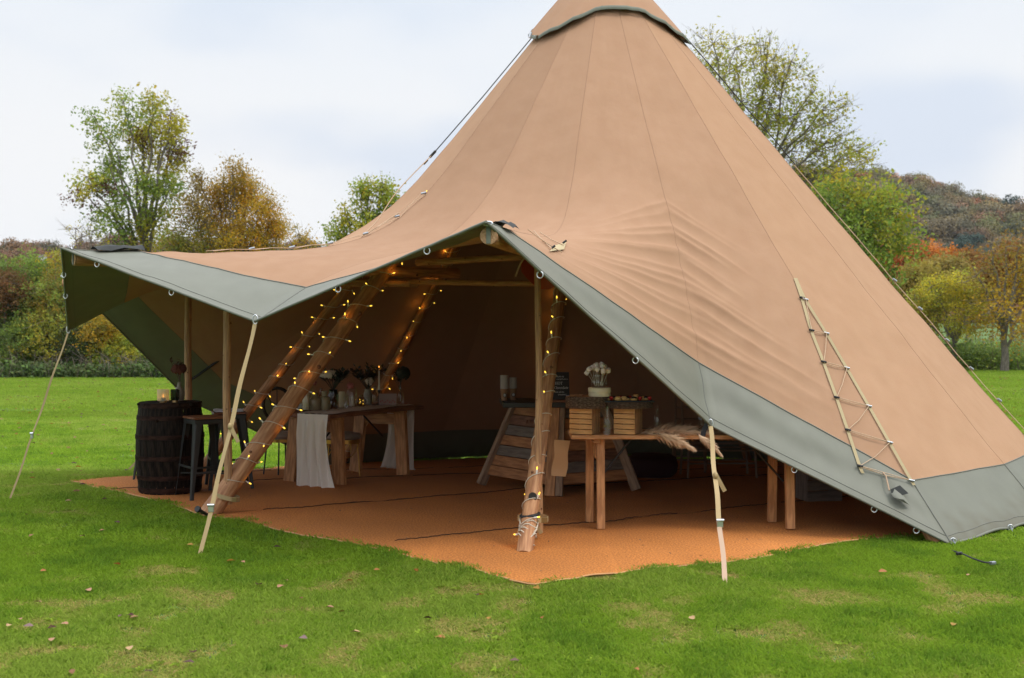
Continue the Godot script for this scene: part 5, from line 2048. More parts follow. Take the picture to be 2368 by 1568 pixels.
		for j in 800:
			var t := pow(rng.randf(), 0.8)
			var c := a.lerp(b, t) + Vector3(0, 0.012 * sin(t * PI), 0)
			var out := Vector3(rnd(-1, 1), rnd(-0.8, 1), rnd(-1, 1)).normalized()
			out = (out - d * out.dot(d)).normalized()
			var r: float = 1.35 * e[5] * (0.35 + 0.75 * sin(minf(t * 1.15 + 0.12, 1.0) * PI))
			var tip := c + out * r * rnd(0.25, 1.35) + d * rnd(0.03, 0.11) + Vector3(0, -0.01, 0)
			var w := d.cross(out) * 0.0034
			s.flat([c - w, c.lerp(tip, 0.6) + w * 1.3, tip, c.lerp(tip, 0.6) - w * 1.3])
		wpart("feathery_head", s, M.pampas, o, "stuff")

# ---------------------------------------------------------------- hills, trees, hedge, lawn
func leaf_clump(n: int, size: float, spread: float, sd: int) -> ArrayMesh:
	var r := RandomNumberGenerator.new()
	r.seed = sd
	var s := Shape.new()
	for k in n:
		var p := Vector3(r.randfn(0, 0.5), r.randfn(0, 0.45), r.randfn(0, 0.5)) * spread
		var d := Vector3(r.randf_range(-1, 1), r.randf_range(-0.9, 0.5), r.randf_range(-1, 1)).normalized()
		var x := d.cross(Vector3(r.randf_range(-1, 1), r.randf_range(-1, 1), r.randf_range(-1, 1))).normalized()
		var l := size * r.randf_range(0.7, 1.25)
		var g := r.randf_range(0.72, 1.28)
		s.tint = Color(g, g, g)
		s.flat([p, p + d * l * 0.45 + x * l * 0.28, p + d * l, p + d * l * 0.45 - x * l * 0.28])
	return s.done()

func multi(called: String, mesh: Mesh, m: Material, where: Array, colors: Array, parent: Node3D, kind := "stuff") -> MultiMeshInstance3D:
	var mm := MultiMesh.new()
	mm.transform_format = MultiMesh.TRANSFORM_3D
	mm.use_colors = true
	mm.mesh = mesh
	mm.instance_count = where.size()
	for k in where.size():
		mm.set_instance_transform(k, where[k])
		mm.set_instance_color(k, colors[k])
	var o := MultiMeshInstance3D.new()
	o.multimesh = mm
	o.material_override = m
	var k2: int = parent.get_meta("n_" + called, 0)
	parent.set_meta("n_" + called, k2 + 1)
	o.name = called if k2 == 0 else "%s_%03d" % [called, k2]
	parent.add_child(o, true)
	o.set_meta("kind", kind)
	return o

func pick(pal: Array) -> Color:
	var c: Color = pal[rng.randi() % pal.size()]
	var d: Color = pal[rng.randi() % pal.size()]
	var q := c.lerp(d, rng.randf() * 0.6)
	return q * rnd(0.75, 1.25) * 2.5

# blobs: [centre offset, radius vector, twigs, palette]
func tree(called: String, label: String, cat: String, group: String, base: Vector3, trunk_h: float, trunk_r: float, blobs: Array, leaf := 0.11, per_tip := 9, spread := 0.28, bare := 0, lean := Vector3.ZERO) -> void:
	var o := thing(called, label, cat, base, 0.0, group)
	var bark := Shape.new()
	var twigs := Shape.new()
	var top := Vector3(0, trunk_h, 0) + lean
	bark.tube(log_path(Vector3(0, -0.1, 0), top, 8, trunk_h * 0.012, base.x), range(9).map(func(k): return lerpf(trunk_r, trunk_r * 0.45, k / 8.0)), 9)
	var where := []
	var cols := []
	for b in blobs:
		var c: Vector3 = b[0]
		var r: Vector3 = b[1]
		var st := Vector3(0, trunk_h, 0).lerp(Vector3.ZERO, rnd(0.05, 0.45)) + lean * 0.8
		if c.y < st.y: st = Vector3(0, maxf(c.y * 0.6, 0.3), 0) + lean * 0.4
		var tipc := c + Vector3(0, r.y * 0.55, 0)
		var limb := []
		for k in 9:
			var t := k / 8.0
			var p := st.lerp(tipc, t)
			p.y += sin(t * PI) * 0.12 * (tipc - st).length() * (0.4 if c.y > trunk_h else 1.0)
			p += Vector3(rnd(-1, 1), rnd(-1, 1), rnd(-1, 1)) * 0.02 * (tipc - st).length()
			limb.append(p)
		bark.tube(limb, range(9).map(func(k): return lerpf(trunk_r * 0.45, 0.02, k / 8.0)), 6)
		for k in b[2]:
			var q := Vector3(rnd(-1, 1), rnd(-1, 1), rnd(-1, 1))
			while q.length() > 1.0: q = Vector3(rnd(-1, 1), rnd(-1, 1), rnd(-1, 1))
			q = q.normalized() * pow(q.length(), 0.45)
			var tip := c + q * r
			var from: Vector3 = limb[rng.randi_range(2, 8)]
			for f in 3:
				var other: Vector3 = limb[rng.randi_range(2, 8)]
				if other.distance_to(tip) < from.distance_to(tip): from = other
			var mid := from.lerp(tip, 0.55) + Vector3(rnd(-0.1, 0.1), rnd(-0.05, 0.2), rnd(-0.1, 0.1)) * r.length() * 0.3
			twigs.tube([from, mid, tip], [0.022, 0.012, 0.005], 4, false)
			for f in bare:
				var e := tip + (tip - mid).normalized().lerp(Vector3(rnd(-1, 1), rnd(0, 1), rnd(-1, 1)), 0.5) * rnd(0.3, 0.9)
				twigs.tube([mid.lerp(tip, 0.6), tip.lerp(e, 0.5), e], [0.010, 0.006, 0.004], 3, false)
			var tone := pick(b[3])
			for f in per_tip:
				var t := rnd(0.45, 1.08)
				var p := (mid.lerp(tip, (t - 0.3) / 0.7) if t > 0.3 else from) + Vector3(rng.randfn(0, 1), rng.randfn(0, 0.8), rng.randfn(0, 1)) * spread
				var sc := rnd(0.7, 1.3)
				where.append(Transform3D(Basis(Vector3(rnd(-1, 1), rnd(-1, 1), rnd(-1, 1)).normalized(), rnd(0, TAU)).scaled(Vector3.ONE * sc), p))
				cols.append(tone.lerp(pick(b[3]), 0.35))
	part("trunk", bark, M.tree_bark, o)
	part("twigs", twigs, M.twig, o, "stuff")
	if where.size(): multi("crown", leaf_clump(8, leaf, leaf * 2.2, 40 + blobs.size()), M.leaf, where, cols, o)

func V(x: float, y: float, z: float) -> Vector3: return Vector3(x, y, z)

func crown_mesh(n: int, sd: int, leaf: float) -> ArrayMesh:      # a far tree's crown: small faces over a lumpy dome, unit radius
	var r := RandomNumberGenerator.new()
	r.seed = sd
	var lumps := []
	for k in 9:
		lumps.append([V(r.randf_range(-0.65, 0.65), r.randf_range(0.0, 0.75), r.randf_range(-0.65, 0.65)), r.randf_range(0.3, 0.55)])
	var s := Shape.new()
	for k in n:
		var l: Array = lumps[k % 9]
		var d := V(r.randfn(), r.randfn(), r.randfn()).normalized()
		if d.y < -0.3: d.y = -d.y
		var p: Vector3 = l[0] + d * float(l[1]) * r.randf_range(0.45, 1.10)
		var nn := (d + V(r.randf_range(-0.6, 0.6), r.randf_range(-0.4, 0.8), r.randf_range(-0.6, 0.6))).normalized()
		var x := nn.cross(V(r.randf_range(-1, 1), r.randf_range(-1, 1), r.randf_range(-1, 1))).normalized() * leaf
		var y := nn.cross(x)
		var g := r.randf_range(0.65, 1.3)
		s.tint = Color(g, g, g)
		s.flat([p - x, p + y * 0.8, p + x, p - y * 0.8])
	return s.done()

func hill_right(x: float, d: float) -> float:
	var across := exp(-pow((x - 118.0) / (122.0 if x > 118.0 else 170.0), 2.0))
	return 57.0 * across * smoothstep(285.0, 440.0, d) * (1.0 - 0.3 * smoothstep(460.0, 620.0, d)) + 2.5 * noise.get_noise_2d(x * 1.2, d * 1.2) - 2.0

func hill_left(x: float, d: float) -> float:
	return (20.0 + 2.0 * noise.get_noise_2d(x * 0.9, 60.0)) * smoothstep(300.0, 380.0, d) + 4.0 - 4.0 * smoothstep(-30.0, 60.0, x)

func make_hills() -> void:
	for e in [["hill", 1, -70.0, 330.0, 280.0, 660.0], ["far_hill", 0, -330.0, 20.0, 290.0, 560.0]]:
		var s := Shape.new()
		var rows := []
		for j in 45:
			var row := []
			for i in 45:
				var x := lerpf(e[2], e[3], i / 44.0)
				var d := lerpf(e[4], e[5], j / 44.0)
				row.append(Vector3(x, (hill_right(x, d) if e[1] else hill_left(x, d)) + ground(0, 282) * 0.0, -d))
			rows.append(row)
		s.grid(rows)
		structure(e[0], s, M.hill)
	var crowns := [crown_mesh(4200, 1, 0.042), crown_mesh(4200, 2, 0.042), crown_mesh(4200, 3, 0.042)]
	var rust := [Color(0.17, 0.060, 0.022), Color(0.14, 0.065, 0.030), Color(0.10, 0.062, 0.035), Color(0.12, 0.075, 0.03)]
	var mixed := [Color(0.075, 0.064, 0.024), Color(0.085, 0.060, 0.026), Color(0.070, 0.055, 0.030), Color(0.066, 0.066, 0.022), Color(0.066, 0.060, 0.034), Color(0.095, 0.066, 0.022), Color(0.050, 0.058, 0.024)]
	var right := thing("hillside_wood", "autumn woodland covering the hill on the right", "woodland", Vector3(120, 0, -400))
	right.set_meta("kind", "stuff")
	var left := thing("distant_wood", "russet line of distant trees along the left skyline", "woodland", Vector3(-130, 0, -350))
	left.set_meta("kind", "stuff")
	for kind in 3:
		var where := []
		var cols := []
		for k in 330:
			var d := rnd(300, 470)
			var x := rnd(0.20, 0.55) * d
			var r := rnd(4.5, 8.5)
			where.append(Transform3D(Basis(Vector3.UP, rnd(0, TAU)).scaled(Vector3(r, r * rnd(0.8, 1.15), r)), Vector3(x, hill_right(x, d) + r * 0.25, -d) - right.position))
			var c := pick(mixed)
			if d < 335: c = c.lerp(pick([Color(0.16, 0.055, 0.018), Color(0.15, 0.075, 0.02), Color(0.11, 0.085, 0.02)]), 0.75)
			elif rng.randf() < 0.16: c = pick(rust)
			cols.append(c)
		multi("crowns", crowns[kind], M.far_leaf, where, cols, right)
		where = []
		cols = []
		for k in 150:
			var d := rnd(310, 440)
			var x := rnd(-0.50, -0.10) * d
			var r := rnd(4.5, 8.0)
			where.append(Transform3D(Basis(Vector3.UP, rnd(0, TAU)).scaled(Vector3(r, r * rnd(0.8, 1.1), r)), Vector3(x, hill_left(x, d) + r * 0.2, -d) - left.position))
			cols.append(pick(rust if rng.randf() < 0.6 else mixed) * 0.62)
		multi("crowns", crowns[kind], M.far_leaf, where, cols, left)
	# single trees that stand out on the hillside
	var list := [["large orange beech on the hill crest", 2150, 446, 425, 7.5, [Color(0.135, 0.050, 0.016), Color(0.115, 0.052, 0.018)]], ["olive green round tree left of the orange beech on the crest", 2095, 440, 428, 8.5, [Color(0.075, 0.075, 0.025), Color(0.09, 0.08, 0.03)]],
		["dark yew at the right end of the hill crest", 2335, 505, 418, 11.0, [Color(0.018, 0.026, 0.018), Color(0.022, 0.030, 0.020)]], ["dark yew next to the right frame edge below the crest", 2300, 512, 412, 8.0, [Color(0.02, 0.03, 0.02)]], ["small dark yew just right of the orange beech", 2205, 463, 425, 4.6, [Color(0.018, 0.026, 0.02)]],
		["dark bushy evergreen half way up the hill", 2225, 572, 345, 6.5, [Color(0.02, 0.032, 0.022), Color(0.03, 0.04, 0.025)]], ["low dark evergreen lower left on the hillside", 2066, 568, 340, 4.5, [Color(0.018, 0.028, 0.02)]], ["salmon orange tree below the crest", 2135, 480, 415, 5.5, [Color(0.13, 0.065, 0.03)]]]
	for k in list.size():
		var e: Array = list[k]
		var p := P(e[1], e[2], e[3])
		var r: float = e[4]
		var o := thing("hillside_tree", e[0], "tree", Vector3(p.x, p.y - r, p.z), 0.0, "single trees on the right hillside")
		multi("crown", crowns[k % 3], M.far_leaf, [Transform3D(Basis(Vector3.UP, k).scaled(Vector3(r, r, r)), Vector3(0, r * 0.6, 0)), Transform3D(Basis(Vector3.UP, k + 2.0).scaled(Vector3(r, r, r) * 0.75), Vector3(r * 0.5, r * 0.45, r * 0.3)), Transform3D(Basis(Vector3.UP, k + 4.0).scaled(Vector3(r, r, r) * 0.7), Vector3(-r * 0.6, r * 0.4, 0))], [pick(e[5]), pick(e[5]), pick(e[5])], o)
		var s := Shape.new()
		s.tube([Vector3(0, -r * 0.5, 0), Vector3(0, r * 0.6, 0)], [r * 0.08, r * 0.05], 6)
		part("trunk", s, M.tree_bark, o)
	# white houses far away on the left
	for e in [[93, 601, 330, 3.2, "white far house below the russet wood, nearest the left edge"], [103, 600, 332, 2.6, "small white far house beside the leftmost one"], [141, 601, 326, 3.0, "white far house in the middle of the distant row"], [165, 596, 322, 3.4, "tallest white far house just left of the canopy tip"]]:
		var p := P(e[0], e[1], e[2])
		var o := thing("far_house", e[4], "house", Vector3(p.x, p.y - 1.3, p.z), 0.3, "white houses below the distant wood")
		o.scale = Vector3.ONE * 0.45
		var s := Shape.new()
		s.box(Transform3D(Basis(), Vector3(0, 2.5, 0)), Vector3(e[3] * 0.8, 3.4, 4.0), 0.05)
		part("wall", s, M.house_white, o)
		s = Shape.new()
		var w: float = e[3] * 0.45
		s.flat([Vector3(-w, 4.2, 2.2), Vector3(w, 4.2, 2.2), Vector3(w, 6.2, 0), Vector3(-w, 6.2, 0)])
		s.flat([Vector3(w, 4.2, -2.2), Vector3(-w, 4.2, -2.2), Vector3(-w, 6.2, 0), Vector3(w, 6.2, 0)])
		part("roof", s, M.house_roof, o)
		for x in [-0.3, 0.3]:
			s = Shape.new()
			s.box(Transform3D(Basis(), Vector3(x * e[3], 2.4, 2.02)), Vector3(0.7, 1.0, 0.05), 0.01)
			part("window", s, M.house_pane, o)

func make_background() -> void:
	var g_yel := [Color(0.17, 0.16, 0.018), Color(0.21, 0.165, 0.014), Color(0.12, 0.15, 0.02), Color(0.26, 0.19, 0.012)]
	var g_grn := [Color(0.072, 0.112, 0.020), Color(0.095, 0.135, 0.022), Color(0.13, 0.150, 0.022), Color(0.050, 0.082, 0.018)]
	var g_org := [Color(0.21, 0.115, 0.009), Color(0.18, 0.118, 0.011), Color(0.14, 0.118, 0.013), Color(0.26, 0.130, 0.008), Color(0.105, 0.090, 0.013)]
	var g_brn := [Color(0.09, 0.064, 0.014), Color(0.12, 0.075, 0.014), Color(0.075, 0.066, 0.016), Color(0.16, 0.10, 0.014)]
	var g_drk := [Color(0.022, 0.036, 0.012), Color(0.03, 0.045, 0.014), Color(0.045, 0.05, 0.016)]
	var g_key := [Color(0.055, 0.026, 0.016), Color(0.07, 0.035, 0.02)]
	var bg := "trees standing behind the left hedge"
	# tall ash
	var at := func(X: float, d: float) -> Vector3:
		var p := P(X, 900, d)
		return Vector3(p.x, ground(p.x, d), -d)
	var up := func(X: float, Y: float, d: float, base: Vector3) -> Vector3: return P(X, Y, d) - base
	var b: Vector3 = at.call(335, 56.0)
	var bl := []
	for e in [[290, 265, 40, 50, 16, 0], [350, 262, 42, 45, 18, 1], [400, 290, 26, 55, 14, 1], [225, 300, 36, 50, 12, 0], [255, 350, 50, 55, 24, 0], [330, 345, 55, 60, 30, 1], [395, 370, 42, 60, 22, 1], [195, 425, 42, 35, 12, 1], [240, 450, 50, 55, 22, 0], [315, 450, 60, 60, 30, 0], [395, 460, 45, 65, 22, 0], [260, 530, 60, 50, 24, 0], [345, 540, 60, 55, 26, 1], [410, 320, 18, 60, 8, 2], [330, 320, 50, 60, 8, 2], [380, 330, 30, 80, 8, 2], [250, 400, 60, 60, 6, 2], [180, 450, 30, 25, 4, 2]]:
		bl.append([up.call(e[0], e[1], 56.0 + rnd(-1.2, 1.2), b), V(e[2] * 0.72, e[3] * 1.0, e[2] * 0.72) * 56.0 / FOCAL, int(e[4] * 0.62), [g_grn + [g_yel[0]], g_yel + [g_grn[2]], g_key][e[5]]])
	tree("ash_tree", "tall airy yellow green ash with dark seed bunches behind the canopy", "tree", bg, b, 7.5, 0.19, bl, 0.165, 9, 0.26, 2)
	# orange brown tree
	b = at.call(535, 54.0)
	bl = []
	for e in [[541, 402, 9, 26, 8, 1], [566, 420, 13, 30, 11, 0], [522, 432, 13, 30, 10, 1], [497, 446, 22, 30, 14, 0], [455, 420, 13, 30, 9, 2], [585, 450, 24, 34, 15, 0], [545, 455, 30, 36, 18, 0], [618, 480, 18, 30, 10, 0], [648, 530, 14, 34, 9, 0], [445, 490, 45, 50, 24, 2], [520, 505, 52, 46, 34, 0], [592, 512, 42, 48, 28, 0], [625, 545, 36, 45, 26, 0], [550, 560, 70, 40, 46, 0], [455, 555, 50, 45, 32, 3], [400, 560, 40, 40, 22, 3]]:
		bl.append([up.call(e[0], e[1], 54.0 + rnd(-1, 1), b), V(e[2], e[3], e[2]) * 54.0 / FOCAL, e[4], [g_org + [Color(0.12, 0.105, 0.015), Color(0.17, 0.12, 0.012), Color(0.24, 0.11, 0.008), Color(0.27, 0.13, 0.008)], g_org + g_brn, g_brn, g_brn + g_grn + [g_org[1], g_yel[1]]][e[5]]])
	tree("maple_tree", "dense orange brown autumn tree right of the tall ash", "tree", bg, b, 4.5, 0.18, bl, 0.14, 12, 0.24, 1)
	# small green tree by the tent
	b = at.call(845, 50.0)
	bl = []
	for e in [[884, 446, 14, 36, 10, 1], [846, 460, 16, 40, 10, 1], [908, 480, 18, 42, 11, 1], [800, 516, 22, 34, 9, 1], [850, 520, 34, 38, 15, 1], [775, 545, 22, 18, 8, 1], [900, 530, 34, 40, 13, 0], [835, 435, 9, 18, 4, 1]]:
		bl.append([up.call(e[0], e[1], 50.0, b), V(e[2], e[3], e[2]) * 50.0 / FOCAL, e[4], [g_grn, g_grn + g_yel][e[5]]])
	tree("young_tree", "small light green tree showing against the sky left of the tent", "tree", bg, b, 4.0, 0.12, bl, 0.17, 8, 0.2, 1)
	# bare twiggy shrub, orange bush
	b = at.call(195, 52.0)
	bl = []
	for e in [[175, 545, 30, 26, 12, 0], [215, 550, 36, 26, 12, 0], [195, 600, 40, 40, 10, 0]]:
		bl.append([up.call(e[0], e[1], 52.0, b), V(e[2], e[3], e[2]) * 52.0 / FOCAL, e[4], g_yel])
	tree("bare_shrub", "nearly bare twiggy shrub rising above the canopy tip", "shrub", bg, b, 3.0, 0.06, bl, 0.08, 1, 0.25, 5)
	b = at.call(705, 50.0)
	tree("orange_bush", "thin orange leaved bush between the orange tree and the tent", "shrub", bg, b, 2.8, 0.07, [[up.call(690, 560, 50.0, b), V(0.55, 0.7, 0.5), 16, g_org], [up.call(725, 580, 50.0, b), V(0.6, 0.5, 0.5), 14, g_org]], 0.10, 5, 0.2, 2)
	# hedge of shrubs at the left
	var hg := "shrubs of the left field hedge"
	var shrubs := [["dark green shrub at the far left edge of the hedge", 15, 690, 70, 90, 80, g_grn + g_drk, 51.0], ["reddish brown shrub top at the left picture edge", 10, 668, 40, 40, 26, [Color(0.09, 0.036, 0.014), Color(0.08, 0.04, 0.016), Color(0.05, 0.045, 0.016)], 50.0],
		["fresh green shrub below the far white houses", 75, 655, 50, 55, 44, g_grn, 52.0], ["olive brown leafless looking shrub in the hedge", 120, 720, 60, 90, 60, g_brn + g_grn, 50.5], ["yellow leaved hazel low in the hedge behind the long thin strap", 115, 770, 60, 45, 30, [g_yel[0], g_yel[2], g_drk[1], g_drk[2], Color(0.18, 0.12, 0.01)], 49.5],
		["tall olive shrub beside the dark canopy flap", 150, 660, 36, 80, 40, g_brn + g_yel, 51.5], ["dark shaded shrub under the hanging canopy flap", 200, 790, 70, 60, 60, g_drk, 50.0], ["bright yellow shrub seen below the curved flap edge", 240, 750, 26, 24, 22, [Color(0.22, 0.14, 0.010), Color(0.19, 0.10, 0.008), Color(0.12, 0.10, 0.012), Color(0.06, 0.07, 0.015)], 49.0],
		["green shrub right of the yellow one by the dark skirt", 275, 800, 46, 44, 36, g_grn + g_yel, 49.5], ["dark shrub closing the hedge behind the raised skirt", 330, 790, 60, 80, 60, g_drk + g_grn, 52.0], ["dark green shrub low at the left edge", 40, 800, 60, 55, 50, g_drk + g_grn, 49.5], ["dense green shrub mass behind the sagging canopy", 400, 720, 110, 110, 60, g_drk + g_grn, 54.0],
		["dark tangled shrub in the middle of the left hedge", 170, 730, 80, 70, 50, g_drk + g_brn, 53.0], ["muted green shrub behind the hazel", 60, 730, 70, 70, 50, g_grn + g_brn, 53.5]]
	for e in shrubs:
		b = at.call(e[1], e[7])
		var c: Vector3 = up.call(e[1], e[2], e[7], b)
		var r := V(e[3], e[4], e[3]) * float(e[7]) / FOCAL
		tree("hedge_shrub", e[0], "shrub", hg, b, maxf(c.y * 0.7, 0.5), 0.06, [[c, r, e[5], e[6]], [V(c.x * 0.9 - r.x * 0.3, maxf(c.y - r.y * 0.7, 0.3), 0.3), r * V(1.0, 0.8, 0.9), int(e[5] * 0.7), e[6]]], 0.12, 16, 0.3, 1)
	# right hand side
	var rg := "trees behind the right side of the tent"
	b = at.call(1735, 50.0)
	bl = []
	for e in [[1640, 130, 50, 60, 18], [1700, 150, 55, 65, 22], [1770, 140, 55, 55, 22], [1830, 180, 45, 60, 18], [1700, 240, 70, 60, 26], [1790, 250, 60, 60, 26], [1860, 270, 55, 60, 22], [1920, 260, 40, 50, 14], [1770, 330, 70, 60, 26], [1860, 350, 60, 60, 26], [1930, 350, 50, 55, 20], [1985, 370, 45, 45, 16], [1880, 420, 60, 45, 20], [1620, 200, 50, 60, 14]]:
		bl.append([up.call(e[0], e[1], 50.0 + rnd(-1.5, 1.5), b), V(e[2], e[3], e[2]) * 50.0 / FOCAL, int(e[4] * 1.2), g_yel + [g_grn[2], Color(0.16, 0.18, 0.03)]])
	tree("ash_tree", "thin crowned ash with many bare twigs behind the right flank", "tree", rg, b, 9.0, 0.24, bl, 0.15, 4, 0.2, 5)
	b = at.call(1960, 46.0)
	bl = []
	for e in [[1945, 455, 60, 40, 26, 1], [2010, 470, 55, 45, 28, 1], [2065, 490, 45, 40, 20, 1], [1985, 540, 70, 50, 34, 0], [2060, 545, 55, 45, 22, 1], [1990, 610, 60, 45, 26, 0], [2030, 640, 50, 60, 20, 0], [2090, 560, 30, 25, 8, 0], [1900, 480, 50, 50, 18, 0]]:
		bl.append([up.call(e[0], e[1], 46.0 + rnd(-1, 1), b), V(e[2], e[3], e[2]) * 0.88 * 46.0 / FOCAL, int(e[4] * 0.6), [g_grn + [g_yel[2]], g_yel + g_grn][e[5]]])
	tree("leafy_tree", "leafy yellow green tree spreading right from the tent edge", "tree", rg, b, 5.0, 0.2, bl, 0.16, 10, 0.36, 2)
	# row of orange trees further off
	var row := [["red orange tree touching the right tent edge", 2045, 625, 50, 40, [Color(0.20, 0.056, 0.014), Color(0.17, 0.06, 0.016)]], ["rust red tree in the far orange row", 2105, 610, 50, 36, [Color(0.19, 0.052, 0.015), Color(0.15, 0.055, 0.016)]], ["bright orange tree in the middle of the far row", 2160, 612, 55, 36, [Color(0.24, 0.085, 0.013), Color(0.18, 0.07, 0.015)]], ["brown orange tree at the right of the far row", 2235, 620, 50, 36, [Color(0.13, 0.055, 0.014), Color(0.085, 0.052, 0.015)]], ["olive tree in front of the far orange row", 2190, 640, 50, 32, [Color(0.10, 0.085, 0.02), Color(0.13, 0.09, 0.02)]], ["yellow brown tree right of centre in the row", 2130, 665, 50, 40, [Color(0.15, 0.11, 0.02), Color(0.11, 0.095, 0.02)]], ["orange tree at the right picture edge behind the old apple", 2340, 620, 50, 45, [Color(0.14, 0.06, 0.014), Color(0.10, 0.052, 0.014)]]]
	for k in row.size():
		var e: Array = row[k]
		var d := 92.0 - (4.0 * k if k > 3 else 0.0)
		b = at.call(e[1], d)
		var c: Vector3 = up.call(e[1], e[2], d, b)
		var r := V(e[3], e[4], e[3]) * d / FOCAL
		tree("orange_tree", e[0], "tree", "row of autumn trees beyond the field", b, c.y * 0.8, 0.18, [[c, r, 70, e[5]], [c + V(r.x * 0.6, -r.y * 0.6, 0), r * 0.9, 50, e[5]], [c + V(-r.x * 0.6, -r.y * 0.7, 0), r * 0.9, 50, e[5]]], 0.2, 12, 0.4, 0)
	# yellow green bush and gnarled apple
	b = at.call(2205, 57.0)
	bl = []
	for e in [[2160, 680, 50, 36, 26, 0], [2215, 665, 50, 34, 26, 0], [2260, 690, 40, 40, 20, 1], [2140, 720, 40, 30, 16, 1], [2240, 735, 45, 30, 18, 0], [2190, 755, 50, 30, 14, 0], [2110, 745, 30, 40, 10, 1]]:
		bl.append([up.call(e[0], e[1], 57.0 + rnd(-1, 1), b), V(e[2], e[3], e[2]) * 57.0 / FOCAL, e[4], [g_yel + [Color(0.14, 0.15, 0.018)], g_yel + g_brn][e[5]]])
	tree("willow_bush", "low yellow green spreading tree left of the gnarled apple", "tree", rg, b, 1.8, 0.16, bl, 0.12, 13, 0.28, 1)
	b = at.call(2322, 55.0)
	bl = []
	for e in [[2330, 600, 45, 50, 20, 2], [2290, 590, 40, 45, 14, 2], [2365, 560, 40, 40, 12, 2], [2345, 680, 45, 50, 26, 0], [2290, 700, 45, 45, 20, 0], [2375, 640, 40, 60, 24, 0], [2320, 745, 40, 40, 22, 0], [2270, 740, 30, 30, 12, 0], [2380, 740, 40, 50, 20, 0], [2360, 780, 40, 30, 10, 0], [2250, 640, 30, 40, 10, 2]]:
		bl.append([up.call(e[0], e[1], 55.0 + rnd(-1, 1), b), V(e[2], e[3], e[2]) * 55.0 / FOCAL, int(e[4] * 0.62), [[Color(0.23, 0.15, 0.010), Color(0.21, 0.11, 0.010), Color(0.15, 0.12, 0.012)], g_yel, g_brn][e[5]]])
	tree("apple_tree", "gnarled old tree with orange yellow leaves at the right edge", "tree", rg, b, 2.6, 0.22, bl, 0.16, 4, 0.24, 3)
	# rough growth along the hedge feet
	var lk := leaf_clump(9, 0.13, 0.26, 91)
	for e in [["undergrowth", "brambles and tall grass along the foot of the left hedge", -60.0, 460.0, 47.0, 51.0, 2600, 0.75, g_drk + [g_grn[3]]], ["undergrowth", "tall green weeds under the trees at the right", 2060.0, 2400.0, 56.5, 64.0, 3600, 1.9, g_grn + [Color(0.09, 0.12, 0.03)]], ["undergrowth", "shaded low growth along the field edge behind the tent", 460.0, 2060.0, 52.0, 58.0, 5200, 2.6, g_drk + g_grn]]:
		var o := thing(e[0], e[1], "undergrowth", at.call((e[2] + e[3]) * 0.5, (e[4] + e[5]) * 0.5))
		o.set_meta("kind", "stuff")
		var where := []
		var cols := []
		var stalks := Shape.new()
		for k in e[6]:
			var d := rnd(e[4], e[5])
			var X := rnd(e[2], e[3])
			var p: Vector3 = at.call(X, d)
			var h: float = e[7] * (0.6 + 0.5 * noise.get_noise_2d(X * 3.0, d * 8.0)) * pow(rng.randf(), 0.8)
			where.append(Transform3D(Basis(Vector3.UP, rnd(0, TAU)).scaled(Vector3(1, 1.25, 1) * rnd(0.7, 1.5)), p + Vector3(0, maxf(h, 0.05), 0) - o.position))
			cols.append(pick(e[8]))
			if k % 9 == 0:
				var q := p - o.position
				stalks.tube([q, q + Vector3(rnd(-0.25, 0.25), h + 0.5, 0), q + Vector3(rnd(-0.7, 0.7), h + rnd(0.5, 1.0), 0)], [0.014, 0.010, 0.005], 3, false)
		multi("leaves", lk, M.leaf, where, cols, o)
		part("stalks", stalks, M.twig, o, "stuff")

func grass_clump(n: int, h: float, r: float, sd: int, w: float) -> ArrayMesh:
	var g := RandomNumberGenerator.new()
	g.seed = sd
	var s := Shape.new()
	for k in n:
		var a := g.randf_range(0, TAU)
		var p := V(cos(a), 0, sin(a)) * r * sqrt(g.randf())
		var b := g.randf_range(0, TAU)
		var out := V(cos(b), 0, sin(b))
		var hh := h * g.randf_range(0.55, 1.2)
		var x := out.cross(Vector3.UP) * w * g.randf_range(0.7, 1.2)
		var lean := g.randf_range(0.15, 1.0) * hh
		var mid := p + out * lean * 0.35 + V(0, hh * 0.6, 0)
		var tip := p + out * lean + V(0, hh * g.randf_range(0.7, 1.0), 0)
		var t := g.randf_range(0.75, 1.25)
		s.tint = Color(t, t, t)
		s.flat([p - x, p + x, mid + x * 0.8, tip, mid - x * 0.8])
	return s.done()

